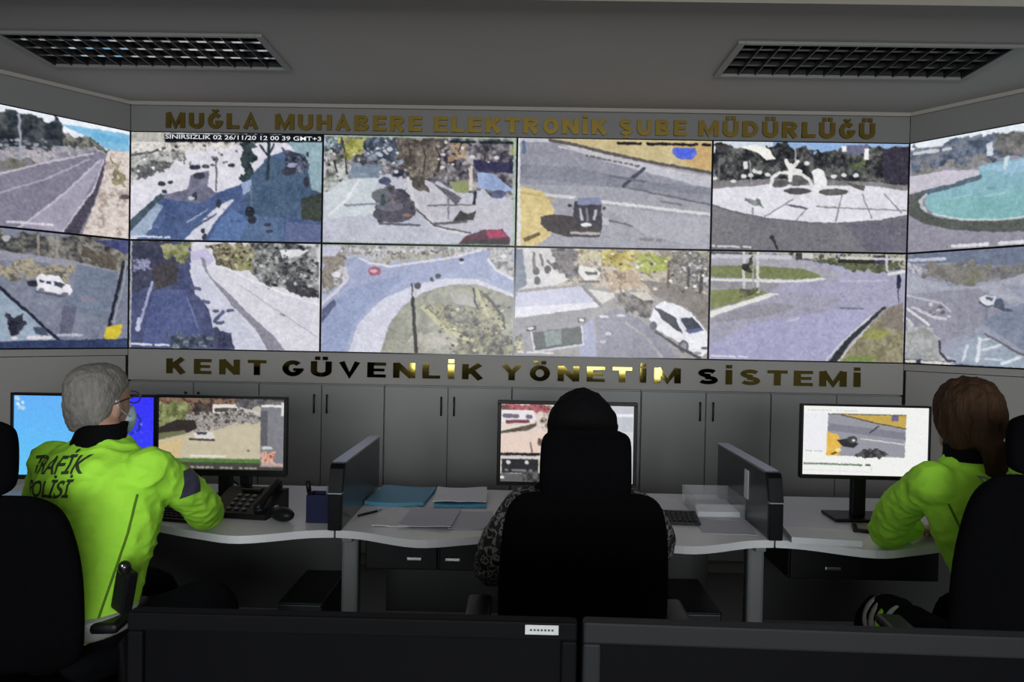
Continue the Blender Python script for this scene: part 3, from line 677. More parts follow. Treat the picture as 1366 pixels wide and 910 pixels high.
for x, y in ((300, 240), (330, 250), (230, 275), (275, 270), (390, 265), (830, 275), (900, 265), (980, 265), (160, 310), (40, 290), (650, 185)): c.ell(x, y, 18, 14, (220, 220, 220))
c.poly([(900, 310), (1040, 340), (1030, 370), (960, 345)], (96, 90, 88), 14)
c.ell(418, 685, 16, 14, (34, 34, 40)); c.line([(420, 690), (455, 760)], 18, (52, 52, 58)); c.poly([(20, 480), (300, 560), (200, 690), (20, 740)], (124, 122, 128), 5); c.poly([(900, 600), (1320, 560), (1310, 780), (1050, 780)], (106, 102, 118), 5); c.dashes(25, 745, 285, 752, 14, 14, (206, 204, 210))
CV['E'] = c
# F: turquoise pool
c = Canvas(RX, RY, (67, 153), (1730, -155), (1701, 763), (48, 878), 16); c.fill((146, 142, 160), 6)
c.poly([(0, 100), (900, -100), (1800, -260), (1800, 120), (760, 70), (600, 110), (60, 200)], (226, 236, 244)); c.leaf([(60, 195), (560, 100), (620, 90), (700, 90), (1800, -90), (1800, 200), (600, 260), (60, 370)], [(62, 74, 96), (84, 98, 122), (112, 122, 140), (134, 132, 140)], 30)
c.leaf([(610, 100), (1800, -60), (1800, 200), (640, 240)], [(84, 88, 88), (112, 112, 110), (134, 130, 130)], 40); c.leaf([(60, 330), (280, 300), (560, 240), (640, 260), (520, 300), (60, 370)], [(110, 112, 112), (150, 146, 146)], 50)
c.poly([(60, 370), (300, 330), (520, 325), (540, 350), (440, 400), (150, 470), (60, 480)], (196, 192, 206), 5)
c.poly([(520, 300), (700, 262), (1000, 225), (1800, 120), (1800, 560), (900, 630), (650, 660), (400, 655), (230, 625), (160, 560), (180, 490), (350, 430), (520, 380)], (132, 184, 200), 8, 10); c.poly([(160, 550), (400, 490), (1800, 380), (1800, 560), (900, 630), (650, 660), (400, 655), (230, 625)], (126, 186, 190), 8, 12); c.poly([(540, 310), (800, 262), (1800, 130), (1800, 250), (700, 350)], (146, 190, 218), 8, 12)
c.line([(150, 482), (350, 430), (525, 375)], 32, (84, 104, 122)); c.poly([(60, 490), (150, 475), (130, 540), (160, 600), (230, 640), (400, 665), (650, 668), (900, 640), (1800, 545), (1800, 650), (900, 730), (650, 740), (350, 725), (150, 680), (60, 630)], (86, 92, 88), 8); c.line([(170, 490), (135, 530), (140, 570), (175, 600)], 18, (186, 194, 196)); c.line([(215, 620), (400, 655), (650, 658), (900, 628), (1800, 545)], 10, (200, 222, 220))
c.poly([(568, 150), (612, 140), (610, 230), (575, 235)], (206, 214, 226)); c.poly([(690, 240), (720, 235), (700, 330), (680, 330)], (196, 220, 232)); c.ell(600, 448, 30, 6, (104, 150, 168)); c.line([(330, 520), (470, 490)], 12, (150, 198, 208)); c.line([(560, 500), (690, 480)], 12, (152, 200, 212))
c.dashes(90, 220, 340, 182, 9, 24, (196, 204, 214)); c.dashes(345, 832, 830, 805, 14, 24, (222, 220, 228))
CV['F'] = c
# G: junction with a white minibus
c = Canvas(RX, RY, (-799, -69), (872, 102), (864, 833), (-805, 845), 17); c.fill((122, 128, 150), 8)
c.leaf([(-900, -100), (0, 40), (880, 95), (880, 330), (520, 270), (300, 210), (-900, 110)], [(54, 56, 62), (92, 92, 88), (124, 120, 112), (150, 146, 136)], 36); c.poly([(640, 100), (880, 100), (860, 200), (800, 170)], (66, 72, 126), 10); c.leaf([(560, 160), (800, 200), (800, 300), (600, 250)], [(84, 78, 70), (110, 100, 86)], 30)
c.poly([(-900, 130), (0, 170), (500, 240), (820, 320), (800, 400), (480, 280), (200, 240), (-900, 230)], (146, 146, 164), 6); c.leaf([(-900, 230), (0, 250), (300, 240), (480, 270), (520, 330), (440, 380), (240, 350), (0, 350), (-900, 360)], [(92, 88, 84), (140, 132, 116), (178, 168, 140), (120, 112, 110)], 46)
c.poly([(520, 260), (800, 320), (790, 420), (720, 640), (420, 560), (500, 420)], (112, 124, 148), 6); c.poly([(430, 540), (520, 560), (480, 760), (400, 740)], (98, 100, 124), 5); c.ell(590, 500, 60, 24, (140, 124, 146), a=.6)
c.poly([(180, 380), (250, 375), (250, 420), (190, 410)], (46, 48, 62)); c.poly([(245, 350), (270, 332), (400, 345), (430, 390), (480, 410), (492, 445), (470, 478), (250, 440)], (228, 226, 236)); c.poly([(365, 380), (440, 400), (420, 425), (370, 410)], (66, 72, 88)); c.poly([(262, 368), (300, 372), (298, 390), (264, 385)], (60, 62, 78)); c.poly([(312, 376), (346, 380), (344, 402), (314, 398)], (60, 62, 78)); c.ell(278, 440, 22, 14, (120, 118, 136)); c.ell(440, 468, 22, 14, (110, 108, 128)); c.line([(250, 452), (430, 486)], 10, (80, 82, 104))
c.poly([(-900, 380), (0, 420), (220, 600), (380, 780), (-900, 800)], (146, 166, 188), 14, 20); c.line([(-200, 330), (0, 425), (200, 600), (400, 785)], 20, (34, 38, 58)); c.leaf([(20, 600), (90, 630), (170, 620), (160, 700), (130, 750), (60, 740)], [(26, 28, 44), (60, 60, 80)], 50); c.poly([(220, 690), (300, 690), (330, 750), (240, 740)], (70, 82, 108))
c.line([(840, 250), (800, 430), (740, 680)], 24, (36, 42, 56)); c.line([(862, 240), (830, 430), (770, 660)], 12, (150, 156, 170)); c.line([(258, 60), (262, 200)], 16, (150, 142, 132)); c.line([(388, 70), (386, 210)], 14, (150, 142, 136)); c.ell(40, 85, 30, 20, (180, 180, 190))
c.poly([(720, 690), (830, 672), (820, 740), (790, 770), (706, 772)], (222, 196, 34), 10); c.poly([(-900, 790), (0, 790), (870, 770), (870, 850), (-900, 860)], (48, 62, 104), 5); c.dashes(90, 768, 350, 762, 8, 26, (214, 208, 218)); c.dashes(390, 750, 560, 745, 7, 18, (176, 186, 200))
CV['G'] = c
# H: tree-lined street, shade on the left
c = Canvas(RX, RY, (25, 40), (1325, 45), (1315, 790), (25, 775), 18); c.fill((212, 210, 222), 6)
c.poly([(20, 40), (440, 40), (440, 180), (430, 250), (450, 320), (500, 400), (560, 470), (580, 560), (600, 640), (720, 660), (740, 790), (20, 790)], (72, 80, 122), 14, 26); c.poly([(20, 40), (300, 40), (360, 180), (340, 330), (180, 340), (20, 420)], (62, 64, 90), 16, 36)
c.poly([(180, 210), (340, 180), (350, 330), (200, 380)], (70, 66, 72), 6); c.poly([(200, 380), (400, 370), (560, 760), (120, 770), (140, 560)], (78, 90, 142), 8, 20)
c.leaf([(230, 60), (430, 40), (440, 130), (380, 170), (260, 150)], [(96, 100, 66), (146, 148, 96), (176, 176, 130)], 50); c.leaf([(30, 160), (160, 170), (150, 220), (40, 250)], [(100, 100, 140), (160, 162, 200), (70, 72, 100)], 60)
c.poly([(430, 110), (540, 90), (600, 170), (560, 200), (440, 170)], (190, 184, 220), 5)
c.leaf([(540, 60), (700, 45), (860, 60), (880, 260), (780, 250), (660, 210), (590, 150)], [(84, 78, 66), (132, 124, 96), (168, 164, 120), (120, 108, 104)], 46); c.leaf([(730, 140), (850, 170), (860, 240), (760, 220)], [(120, 124, 70), (160, 160, 100)], 50)
c.leaf([(840, 45), (1320, 50), (1320, 420), (1240, 410), (1100, 380), (940, 330), (870, 300), (860, 160)], [(58, 60, 66), (98, 100, 102), (138, 140, 138), (176, 176, 176)], 40); c.poly([(1040, 90), (1250, 85), (1180, 130), (1060, 150)], (224, 222, 226), 6); c.leaf([(1060, 300), (1200, 310), (1320, 380), (1290, 420), (1100, 380)], [(44, 44, 52), (80, 80, 86)], 50)
c.poly([(430, 190), (520, 160), (620, 370), (760, 520), (960, 780), (720, 790), (720, 670), (590, 640), (560, 500), (470, 400)], (200, 202, 222), 8, 30)
c.poly([(500, 150), (530, 160), (560, 270), (680, 380), (860, 560), (1010, 690), (1080, 785), (960, 785), (880, 640), (720, 480), (600, 330), (530, 240)], (138, 136, 152), 5)
c.scatter([(860, 60), (1310, 60), (1310, 400), (940, 320)], 90, 10, [(40, 42, 46), (190, 190, 190), (120, 122, 120), (70, 72, 76)], .8); c.scatter([(560, 60), (850, 60), (860, 240), (660, 200)], 50, 9, [(70, 64, 50), (190, 186, 140), (110, 100, 90)], .8)
c.line([(760, 330), (980, 480), (1300, 690)], 7, (176, 174, 186)); c.line([(660, 215), (870, 310), (1060, 390), (1320, 470)], 12, (228, 226, 230)); c.line([(1050, 535), (1070, 545)], 14, (140, 138, 148))
for q in ([(500, 370), (450, 360)], [(560, 460), (520, 450)], [(600, 590), (660, 520)], [(620, 600), (660, 595)], [(600, 520), (620, 518)], [(690, 515), (720, 512)]): c.line(q, 22, (86, 90, 126))
c.leaf([(600, 640), (720, 670), (720, 770), (560, 770)], [(50, 54, 84), (76, 80, 110)], 40); c.leaf([(280, 680), (560, 690), (580, 780), (300, 780)], [(44, 52, 76), (70, 80, 104), (130, 140, 140)], 50)
c.line([(180, 325), (130, 500), (85, 655)], 18, (160, 164, 206)); c.line([(95, 580), (85, 650)], 28, (190, 196, 224)); c.line([(415, 430), (490, 640)], 8, (112, 122, 172)); c.dashes(40, 748, 295, 754, 16, 14, (214, 218, 230)); c.line([(34, 40), (34, 770)], 12, (168, 172, 176)); c.line([(1318, 50), (1310, 780)], 10, (206, 206, 206))
CV['H'] = c
# I: roundabout with a planted star
c = Canvas(RX, RY, (15, 55), (1320, 65), (1310, 805), (15, 785), 19); c.fill((166, 174, 206), 8)
c.leaf([(15, 55), (1320, 60), (1320, 300), (1180, 210), (1150, 140), (1000, 110), (700, 150), (480, 190), (330, 170), (200, 110), (170, 230), (190, 300), (110, 360), (15, 420)], [(130, 128, 126), (176, 174, 176), (208, 206, 210), (150, 146, 140)], 40); c.leaf([(15, 130), (130, 90), (170, 200), (90, 240), (100, 330), (15, 400)], [(110, 104, 98), (160, 152, 140), (130, 122, 114)], 50)
c.leaf([(400, 170), (560, 100), (900, 110), (880, 140), (500, 180)], [(150, 150, 140), (186, 184, 172), (130, 128, 120)], 60); c.poly([(15, 60), (150, 70), (100, 140), (15, 140)], (190, 192, 214), 10); c.poly([(160, 160), (260, 140), (200, 200), (170, 200)], (150, 156, 188))
c.poly([(15, 470), (120, 350), (200, 270), (210, 190), (270, 150), (420, 200), (600, 170), (860, 150), (1000, 120), (1100, 80), (1160, 110), (1130, 160), (1180, 220), (1320, 300), (1320, 360), (1100, 270), (900, 280), (700, 310), (520, 380), (300, 520), (220, 790), (15, 790)], (158, 168, 204), 8, 20); c.poly([(15, 540), (200, 360), (480, 280), (600, 260), (400, 420), (230, 600), (180, 790), (15, 790)], (146, 160, 200), 6)
c.line([(270, 150), (330, 180), (480, 205), (700, 170), (900, 140), (1090, 85)], 16, (214, 212, 226)); c.line([(15, 470), (110, 380), (190, 290), (170, 220)], 20, (206, 202, 216)); c.line([(1140, 150), (1190, 220), (1320, 290)], 18, (214, 210, 222))
c.poly([(200, 790), (260, 600), (420, 430), (640, 330), (860, 280), (1060, 285), (1320, 390), (1320, 420), (1060, 330), (900, 330), (700, 380), (560, 470), (470, 600), (420, 790)], (206, 206, 224), 8, 40)
c.leaf([(415, 790), (470, 600), (570, 470), (700, 380), (880, 325), (1060, 320), (1320, 410), (1320, 810)], [(140, 140, 128), (156, 156, 142), (170, 168, 152)], 24, rag=False)
c.leaf([(700, 470), (900, 460), (1060, 500), (1140, 560), (1080, 640), (940, 650), (820, 590)], [(120, 118, 104), (176, 172, 130), (100, 98, 92)], 55); c.leaf([(800, 490), (960, 490), (1060, 560), (1060, 620), (940, 600)], [(70, 70, 68), (120, 116, 108), (150, 146, 130)], 60); c.leaf([(1050, 350), (1130, 370), (1240, 530), (1260, 650), (1140, 640), (1080, 520)], [(96, 92, 84), (150, 146, 120), (186, 182, 140)], 55)
c.leaf([(950, 640), (1250, 640), (1320, 700), (1300, 800), (900, 800)], [(66, 64, 62), (120, 116, 104), (168, 164, 120)], 55); c.poly([(870, 370), (1020, 400), (1060, 480), (910, 450)], (178, 174, 168), 8); c.leaf([(700, 660), (900, 640), (960, 740), (700, 770), (600, 740)], [(168, 164, 152), (188, 184, 172)], 50)
c.line([(700, 480), (840, 620), (1000, 700)], 30, (190, 186, 140)); c.line([(1060, 360), (1140, 540)], 26, (190, 186, 144)); c.line([(1120, 390), (1240, 540), (1250, 620)], 20, (84, 82, 76)); c.line([(620, 320), (628, 420)], 12, (84, 84, 88)); c.line([(628, 420), (655, 785)], 22, (40, 42, 40)); c.line([(1040, 350), (1050, 440), (1070, 490)], 12, (70, 70, 66))
c.scatter([(700, 480), (1300, 450), (1300, 790), (900, 790)], 110, 9, [(70, 70, 64), (200, 196, 160), (120, 118, 100), (170, 166, 120)], .8)
c.ell(370, 238, 44, 30, (178, 96, 112)); c.ell(365, 236, 26, 12, (214, 176, 192)); c.ell(660, 335, 22, 22, (70, 72, 84)); c.ell(800, 268, 22, 18, (74, 76, 84)); c.ell(757, 292, 12, 14, (80, 82, 92)); c.ell(958, 155, 18, 10, (46, 48, 60)); c.ell(955, 175, 18, 8, (220, 220, 230)); c.ell(115, 262, 28, 18, (226, 222, 230)); c.poly([(20, 500), (100, 430), (115, 460), (60, 540), (20, 590)], (90, 98, 132), 8); c.ell(645, 385, 18, 28, (196, 192, 200)); c.scatter([(280, 70), (900, 80), (860, 110), (300, 130)], 22, 12, [(110, 108, 106), (140, 140, 140), (220, 218, 222)]); c.line([(20, 60), (1315, 64)], 8, (140, 165, 140)); c.ell(1240, 130, 20, 14, (226, 226, 234))
CV['I'] = c
# J: yard with a white car
c = Canvas(RX, RY, (15, 30), (1325, 45), (1310, 785), (5, 765), 20); c.fill((158, 152, 152), 8)
c.leaf([(5, 30), (1330, 40), (1330, 360), (900, 320), (640, 300), (420, 280), (5, 320)], [(150, 138, 124), (186, 172, 154), (206, 194, 176), (120, 110, 104)], 34); c.poly([(5, 30), (250, 35), (380, 250), (260, 290), (90, 310), (5, 330)], (206, 204, 206), 16, 30); c.poly([(5, 40), (60, 40), (90, 280), (5, 340)], (130, 138, 156), 8)
c.leaf([(240, 40), (420, 40), (430, 280), (370, 260), (260, 120)], [(110, 104, 108), (146, 138, 140), (84, 80, 86)], 46); c.leaf([(590, 60), (700, 50), (820, 50), (820, 190), (720, 180), (640, 150), (600, 130)], [(160, 140, 60), (200, 184, 92), (224, 212, 130)], 46); c.leaf([(820, 70), (940, 60), (1040, 90), (1050, 180), (960, 195), (850, 180)], [(136, 150, 50), (168, 178, 78), (196, 200, 112)], 46); c.leaf([(420, 40), (590, 45), (590, 130), (430, 110)], [(186, 176, 130), (214, 206, 176), (140, 130, 90)], 46)
c.leaf([(1050, 60), (1325, 60), (1325, 340), (1240, 320), (1060, 280)], [(120, 116, 110), (168, 164, 156), (96, 92, 92), (206, 204, 206)], 36); c.leaf([(620, 190), (830, 180), (860, 300), (700, 330), (640, 280)], [(176, 150, 124), (204, 182, 150), (140, 116, 100)], 40)
c.poly([(870, 250), (1060, 270), (1325, 350), (1325, 600), (1180, 440), (960, 360)], (136, 128, 122), 14, 30); c.poly([(440, 150), (560, 170), (590, 200), (560, 250), (480, 250), (440, 200)], (228, 226, 222), 5); c.poly([(480, 195), (570, 195), (560, 215), (490, 215)], (96, 92, 92)); c.line([(450, 260), (570, 262)], 14, (112, 104, 104))
for x, y in ((150, 190), (230, 180), (160, 255), (280, 155)): c.ell(x, y, 22, 28, (100, 94, 94))
for q in ([(135, 70), (140, 180)], [(180, 80), (200, 150)], [(230, 120), (260, 150)]): c.line(q, 20, (130, 124, 126))
c.poly([(260, 180), (380, 250), (280, 270), (240, 200)], (222, 220, 218)); c.poly([(5, 400), (30, 340), (470, 290), (590, 430), (300, 460), (5, 510)], (196, 196, 220), 8, 8); c.poly([(5, 440), (560, 400), (590, 432), (5, 512)], (222, 220, 230), 4); c.line([(465, 295), (590, 430)], 18, (130, 126, 132)); c.poly([(500, 310), (680, 340), (680, 370), (600, 410)], (212, 208, 204), 5)
c.poly([(5, 520), (300, 470), (540, 440), (520, 560), (480, 570), (5, 640)], (146, 144, 150), 8); c.poly([(5, 600), (100, 580), (140, 760), (5, 765)], (150, 148, 158), 10); c.poly([(470, 560), (540, 500), (560, 770), (440, 770)], (156, 160, 192), 6); c.poly([(130, 610), (465, 565), (470, 690), (150, 735)], (84, 88, 86), 6); c.poly([(205, 605), (320, 590), (325, 690), (220, 705)], (128, 142, 138), 6); c.line([(120, 600), (145, 745)], 12, (206, 204, 214)); c.line([(150, 738), (475, 690)], 14, (196, 196, 210)); c.line([(460, 560), (475, 690)], 12, (200, 200, 214)); c.poly([(90, 570), (155, 565), (155, 595), (90, 600)], (64, 56, 66)); c.ell(118, 580, 24, 10, (214, 206, 216)); c.poly([(430, 510), (490, 505), (490, 535), (435, 540)], (86, 80, 92)); c.ell(458, 522, 20, 10, (220, 216, 226))
c.poly([(560, 500), (700, 440), (860, 520), (1050, 680), (1110, 775), (560, 775)], (138, 138, 154), 10, 24); c.line([(760, 540), (900, 640), (1000, 770)], 16, (164, 160, 164)); c.ell(610, 498, 36, 10, (208, 206, 212)); c.ell(725, 490, 30, 9, (200, 198, 204)); c.ell(640, 615, 20, 12, (200, 202, 220)); c.ell(605, 670, 20, 10, (190, 192, 206))
c.leaf([(680, 340), (780, 320), (930, 380), (950, 440), (900, 520), (800, 480), (690, 400)], [(70, 66, 66), (110, 104, 102), (150, 142, 134)], 44); c.poly([(780, 330), (900, 330), (950, 380), (880, 390)], (206, 196, 186), 8); c.ell(825, 480, 14, 24, (170, 164, 160)); c.line([(1050, 120), (1045, 300)], 20, (110, 98, 84)); c.line([(1185, 180), (1180, 290)], 18, (84, 80, 80)); c.line([(1270, 190), (1260, 330)], 24, (80, 78, 82))
c.scatter([(420, 60), (1320, 60), (1320, 340), (700, 330)], 70, 10, [(90, 84, 78), (210, 202, 190), (150, 134, 110), (236, 232, 226)], .8)
c.poly([(920, 520), (960, 420), (1020, 390), (1120, 420), (1200, 470), (1260, 540), (1310, 600), (1310, 740), (1270, 770), (1180, 720), (1100, 660), (960, 580)], (228, 228, 236), 3); c.poly([(950, 432), (1010, 455), (1090, 500), (1145, 610), (1100, 590), (1000, 510)], (64, 68, 78)); c.poly([(1125, 510), (1210, 500), (1285, 590), (1190, 612)], (58, 66, 84), 6); c.poly([(1160, 590), (1260, 570), (1285, 592), (1195, 612)], (86, 96, 150)); c.line([(1120, 500), (1160, 600)], 10, (200, 204, 214)); c.ell(1150, 700, 34, 44, (96, 94, 104)); c.ell(1150, 700, 20, 28, (150, 150, 160)); c.ell(945, 560, 24, 30, (100, 98, 108)); c.line([(960, 600), (1110, 700), (1260, 780)], 18, (76, 74, 84)); c.ell(1290, 710, 20, 10, (96, 92, 104)); c.ell(1240, 745, 34, 10, (150, 150, 160)); c.leaf([(5, 620), (50, 650), (60, 740), (5, 760)], [(96, 90, 72), (206, 200, 170)], 60); c.dashes(40, 742, 290, 748, 14, 12, (210, 208, 214))
CV['J'] = c
# K: curve with green islands
c = Canvas(RX, RY, (35, 40), (1335, 50), (1305, 770), (25, 755), 21); c.fill((162, 160, 190), 6)
c.poly([(30, 300), (500, 300), (900, 350), (700, 560), (30, 700)], (158, 156, 178), 6); c.poly([(300, 520), (900, 420), (1100, 420), (820, 750), (30, 760), (30, 660)], (164, 162, 200), 6)
c.leaf([(30, 40), (1335, 45), (1335, 160), (1180, 170), (900, 130), (620, 100), (30, 80)], [(60, 62, 60), (110, 112, 100), (196, 192, 176), (150, 148, 130)], 44); c.leaf([(600, 95), (900, 95), (1320, 120), (1200, 175), (900, 140)], [(80, 92, 60), (110, 116, 80), (66, 74, 54)], 44); c.poly([(30, 80), (600, 90), (760, 140), (900, 180), (840, 240), (400, 140), (30, 130)], (166, 164, 178), 6); c.line([(30, 75), (560, 78)], 26, (196, 194, 204)); c.line([(30, 50), (240, 55)], 18, (90, 92, 100))
c.poly([(35, 140), (240, 135), (400, 140), (640, 155), (760, 190), (770, 212), (600, 225), (350, 222), (35, 215)], (124, 134, 84), 10, 30); c.poly([(35, 225), (350, 225), (600, 230), (770, 210), (805, 222), (700, 240), (420, 250), (35, 240)], (222, 220, 214)); c.poly([(35, 300), (240, 290), (350, 300), (430, 320), (250, 370), (35, 430)], (132, 140, 84), 10, 30); c.poly([(35, 440), (250, 375), (420, 318), (500, 320), (420, 350), (200, 420), (35, 480)], (226, 224, 218)); c.poly([(35, 240), (350, 245), (500, 255), (430, 310), (240, 290), (35, 290)], (150, 148, 156), 5)
c.line([(255, 45), (255, 300)], 18, (206, 204, 204)); c.line([(345, 45), (345, 310)], 18, (210, 208, 210)); c.line([(315, 60), (315, 320)], 10, (180, 178, 180)); c.leaf([(268, 75), (310, 75), (310, 180), (270, 180)], [(36, 38, 36), (80, 84, 76)], 60); c.leaf([(230, 290), (350, 300), (350, 330), (240, 345)], [(80, 84, 60), (120, 120, 90)], 60)
c.rect(600, 50, 680, 95, (66, 64, 64), 16); c.rect(640, 50, 715, 90, (206, 200, 196), 10); c.rect(1120, 60, 1220, 120, (70, 60, 84), 12); c.line([(1205, 60), (1205, 160)], 18, (196, 196, 206)); c.poly([(880, 90), (1120, 90), (1120, 115), (880, 115)], (40, 44, 36), 8); c.line([(900, 80), (1320, 85)], 16, (206, 202, 196))
c.line([(1320, 165), (1220, 185)], 20, (220, 220, 222)); c.line([(900, 235), (1210, 228)], 10, (178, 178, 206)); c.line([(890, 412), (1040, 416)], 14, (120, 118, 140)); c.line([(540, 505), (620, 485)], 14, (190, 188, 210)); c.poly([(35, 520), (420, 470), (620, 400), (440, 380), (200, 430), (35, 490)], (146, 144, 156), 5)
c.leaf([(880, 765), (1000, 620), (1100, 510), (1200, 410), (1310, 370), (1305, 775)], [(120, 112, 88), (144, 138, 100), (160, 150, 130)], 34, rag=False); c.poly([(1150, 470), (1230, 400), (1310, 370), (1305, 560), (1200, 540)], (134, 122, 112), 6); c.poly([(1020, 600), (1110, 550), (1230, 560), (1150, 620)], (150, 152, 76), 10); c.poly([(930, 730), (1130, 725), (1130, 765), (900, 765)], (124, 144, 76), 8); c.poly([(810, 765), (930, 620), (1100, 470), (1180, 400), (1200, 405), (1110, 490), (960, 640), (870, 765)], (46, 50, 54)); c.line([(800, 760), (900, 640), (1100, 460)], 10, (206, 206, 218)); c.line([(880, 760), (980, 640), (1080, 530)], 10, (200, 196, 190)); c.line([(1285, 200), (1282, 270)], 26, (34, 40, 60)); c.line([(1282, 270), (1278, 370)], 8, (66, 70, 80)); c.dashes(40, 732, 290, 738, 14, 12, (212, 212, 224))
CV['K'] = c
# L: hazy junction with road markings
c = Canvas(RX, RY, (74, 68), (1772, -50), (1742, 888), (54, 809), 22); c.fill((150, 154, 174), 8)
c.poly([(60, 60), (1800, -80), (1800, 200), (800, 150), (400, 130), (70, 130)], (110, 122, 148), 10, 16); c.leaf([(170, 150), (400, 120), (700, 130), (760, 190), (560, 275), (400, 275), (200, 240)], [(112, 110, 110), (138, 134, 128), (124, 122, 106)], 30); c.leaf([(560, 150), (900, 120), (1800, 60), (1800, 300), (900, 240), (720, 250)], [(100, 100, 110), (130, 128, 128), (112, 110, 104)], 30); c.leaf([(70, 140), (160, 150), (180, 220), (70, 190)], [(160, 160, 176), (206, 206, 216), (120, 118, 130)], 60)
c.poly([(70, 200), (180, 235), (400, 290), (560, 285), (850, 205), (1800, 150), (1800, 330), (860, 280), (700, 270), (900, 400), (60, 420)], (164, 166, 184), 8, 20); c.poly([(60, 340), (560, 300), (760, 400), (600, 560), (300, 680), (60, 640)], (144, 144, 162), 8, 24); c.poly([(560, 520), (860, 400), (1800, 420), (1800, 700), (860, 720), (700, 620)], (124, 136, 158), 8, 20)
c.leaf([(60, 540), (260, 560), (300, 720), (360, 800), (60, 780)], [(146, 148, 146), (168, 170, 170), (180, 182, 188)], 36); c.line([(75, 350), (300, 400), (360, 450)], 14, (186, 184, 196)); c.line([(75, 440), (220, 550)], 18, (220, 218, 222)); c.line([(110, 430), (260, 500), (330, 510)], 22, (200, 194, 206)); c.line([(60, 500), (110, 550)], 16, (206, 204, 206)); c.scatter([(220, 390), (380, 420), (380, 500), (230, 480)], 14, 14, [(100, 98, 108), (200, 198, 206), (130, 126, 138)])
c.poly([(560, 370), (600, 345), (670, 355), (675, 400), (640, 425), (580, 405)], (220, 222, 232)); c.poly([(600, 355), (660, 362), (650, 385), (610, 378)], (90, 100, 122)); c.poly([(670, 370), (720, 375), (730, 430), (800, 450), (740, 460), (660, 430)], (78, 90, 112)); c.line([(565, 395), (610, 425), (650, 420)], 12, (76, 84, 106)); c.line([(610, 430), (612, 500)], 16, (120, 122, 146))
c.poly([(360, 740), (560, 610), (720, 680), (900, 780), (1800, 700), (1800, 900), (420, 830)], (150, 164, 182), 10, 24); c.line([(565, 645), (545, 800)], 24, (216, 220, 232)); c.line([(480, 690), (450, 790)], 18, (210, 212, 226)); c.line([(580, 720), (700, 690)], 18, (206, 216, 222)); c.line([(560, 660), (640, 640)], 12, (210, 216, 226)); c.line([(720, 815), (840, 770)], 22, (206, 222, 230)); c.line([(600, 780), (720, 790)], 14, (196, 206, 220)); c.leaf([(330, 760), (390, 730), (400, 800), (350, 800)], [(200, 198, 214), (150, 148, 166)], 60)
c.line([(290, 660), (295, 740), (340, 790), (400, 800)], 16, (60, 62, 78)); c.line([(600, 610), (720, 680), (820, 740), (900, 760)], 14, (98, 96, 106)); c.poly([(50, 780), (350, 800), (360, 830), (50, 815)], (54, 58, 58)); c.dashes(60, 795, 360, 815, 8, 22, (214, 210, 206)); c.poly([(400, 815), (860, 845), (1800, 850), (1800, 920), (400, 840)], (72, 76, 98), 6); c.dashes(90, 108, 340, 98, 8, 22, (190, 192, 214))
CV['L'] = c

# ------------------------------------------------------------------ video wall
for c in CV.values():
    # fine camera-picture texture: small-scale light and dark grain that follows the picture
    g = (c.noise(90, 2)-.5)*30+(c.noise(14, 3)-.5)*16
    c.im += g[..., None]; e = (c.noise(120, 1)-.5)*2; c.im = np.where((np.abs(e) > .86)[..., None], c.im+np.sign(e)[..., None]*22, c.im)
    m_ = c.im.mean(2, keepdims=True); c.im = m_+(c.im-m_)*.80
    c.soft(2)
M_panel = screen_mat('video_wall_screen', 1.0)
def video_panel(key, loc, rz, label):
    t = thing('surveillance_display', label, 'display', loc, rz, 'video wall displays'); t['kind'] = 'thing'
    b = .006
    MB().box(-PW/2+.004, PW/2-.004, .006, .028, .004, PH-.004).build('housing', M_black, t)
    for a in ((-PW/2, PW/2, 0, b), (-PW/2, PW/2, PH-b, PH), (-PW/2, -PW/2+b, b, PH-b), (PW/2-b, PW/2, b, PH-b)):
        MB().box(a[0]+.0002, a[1]-.0002, -.004, .006, a[2], a[3]).build('bezel', M_gloss, t)
    scr = screen_grid('screen', CV[key], PW-2*b, PH-2*b, M_panel, t, y=0.0, z0=b)
    return t, scr
names = {'B': 'wall display with a time stamp and a boulevard half in blue shade', 'C': 'wall display of a tree-lined avenue with a dark red car at its corner', 'D': 'wall display of a van on a road beside an ochre verge',
         'E': 'wall display of a round square with white sculptures', 'H': 'wall display of a pale street between tree shade and hedges', 'I': 'wall display of a roundabout with a planted star',
         'J': 'wall display of a yard with a parked white car', 'K': 'wall display of a curving road with green islands'}
for i, k in enumerate('BCDE'):
    t, s_ = video_panel(k, (XL+PW*(i+.5), WY, ZM), 0, names[k])
    if k == 'B':
        me = text_mesh('SINIRSIZLIK 02 26/11/20 12 00 39 GMT+3', offset=.012)
        xs_ = [v.co.x for v in me.vertices]; ys_ = [v.co.y for v in me.vertices]; X0_, X1_ = min(xs_), max(xs_); Y0_, Y1_ = min(ys_), max(ys_)
        xa, xb, za, zb = -.385, .592, .636, .663
        me.transform(Matrix(((( xb-xa)/(X1_-X0_), 0, 0, xa-X0_*(xb-xa)/(X1_-X0_)), (0, 0, 1, -.0015), (0, (zb-za)/(Y1_-Y0_), 0, za-Y0_*(zb-za)/(Y1_-Y0_)), (0, 0, 0, 1))))
        tag(obj('time_stamp', withmat(me, glow_mat('stamp_white', (.62, .64, .68), .75)), s_), kind='stuff')
for i, k in enumerate('HIJK'): video_panel(k, (XL+PW*(i+.5), WY, ZB), 0, names[k])
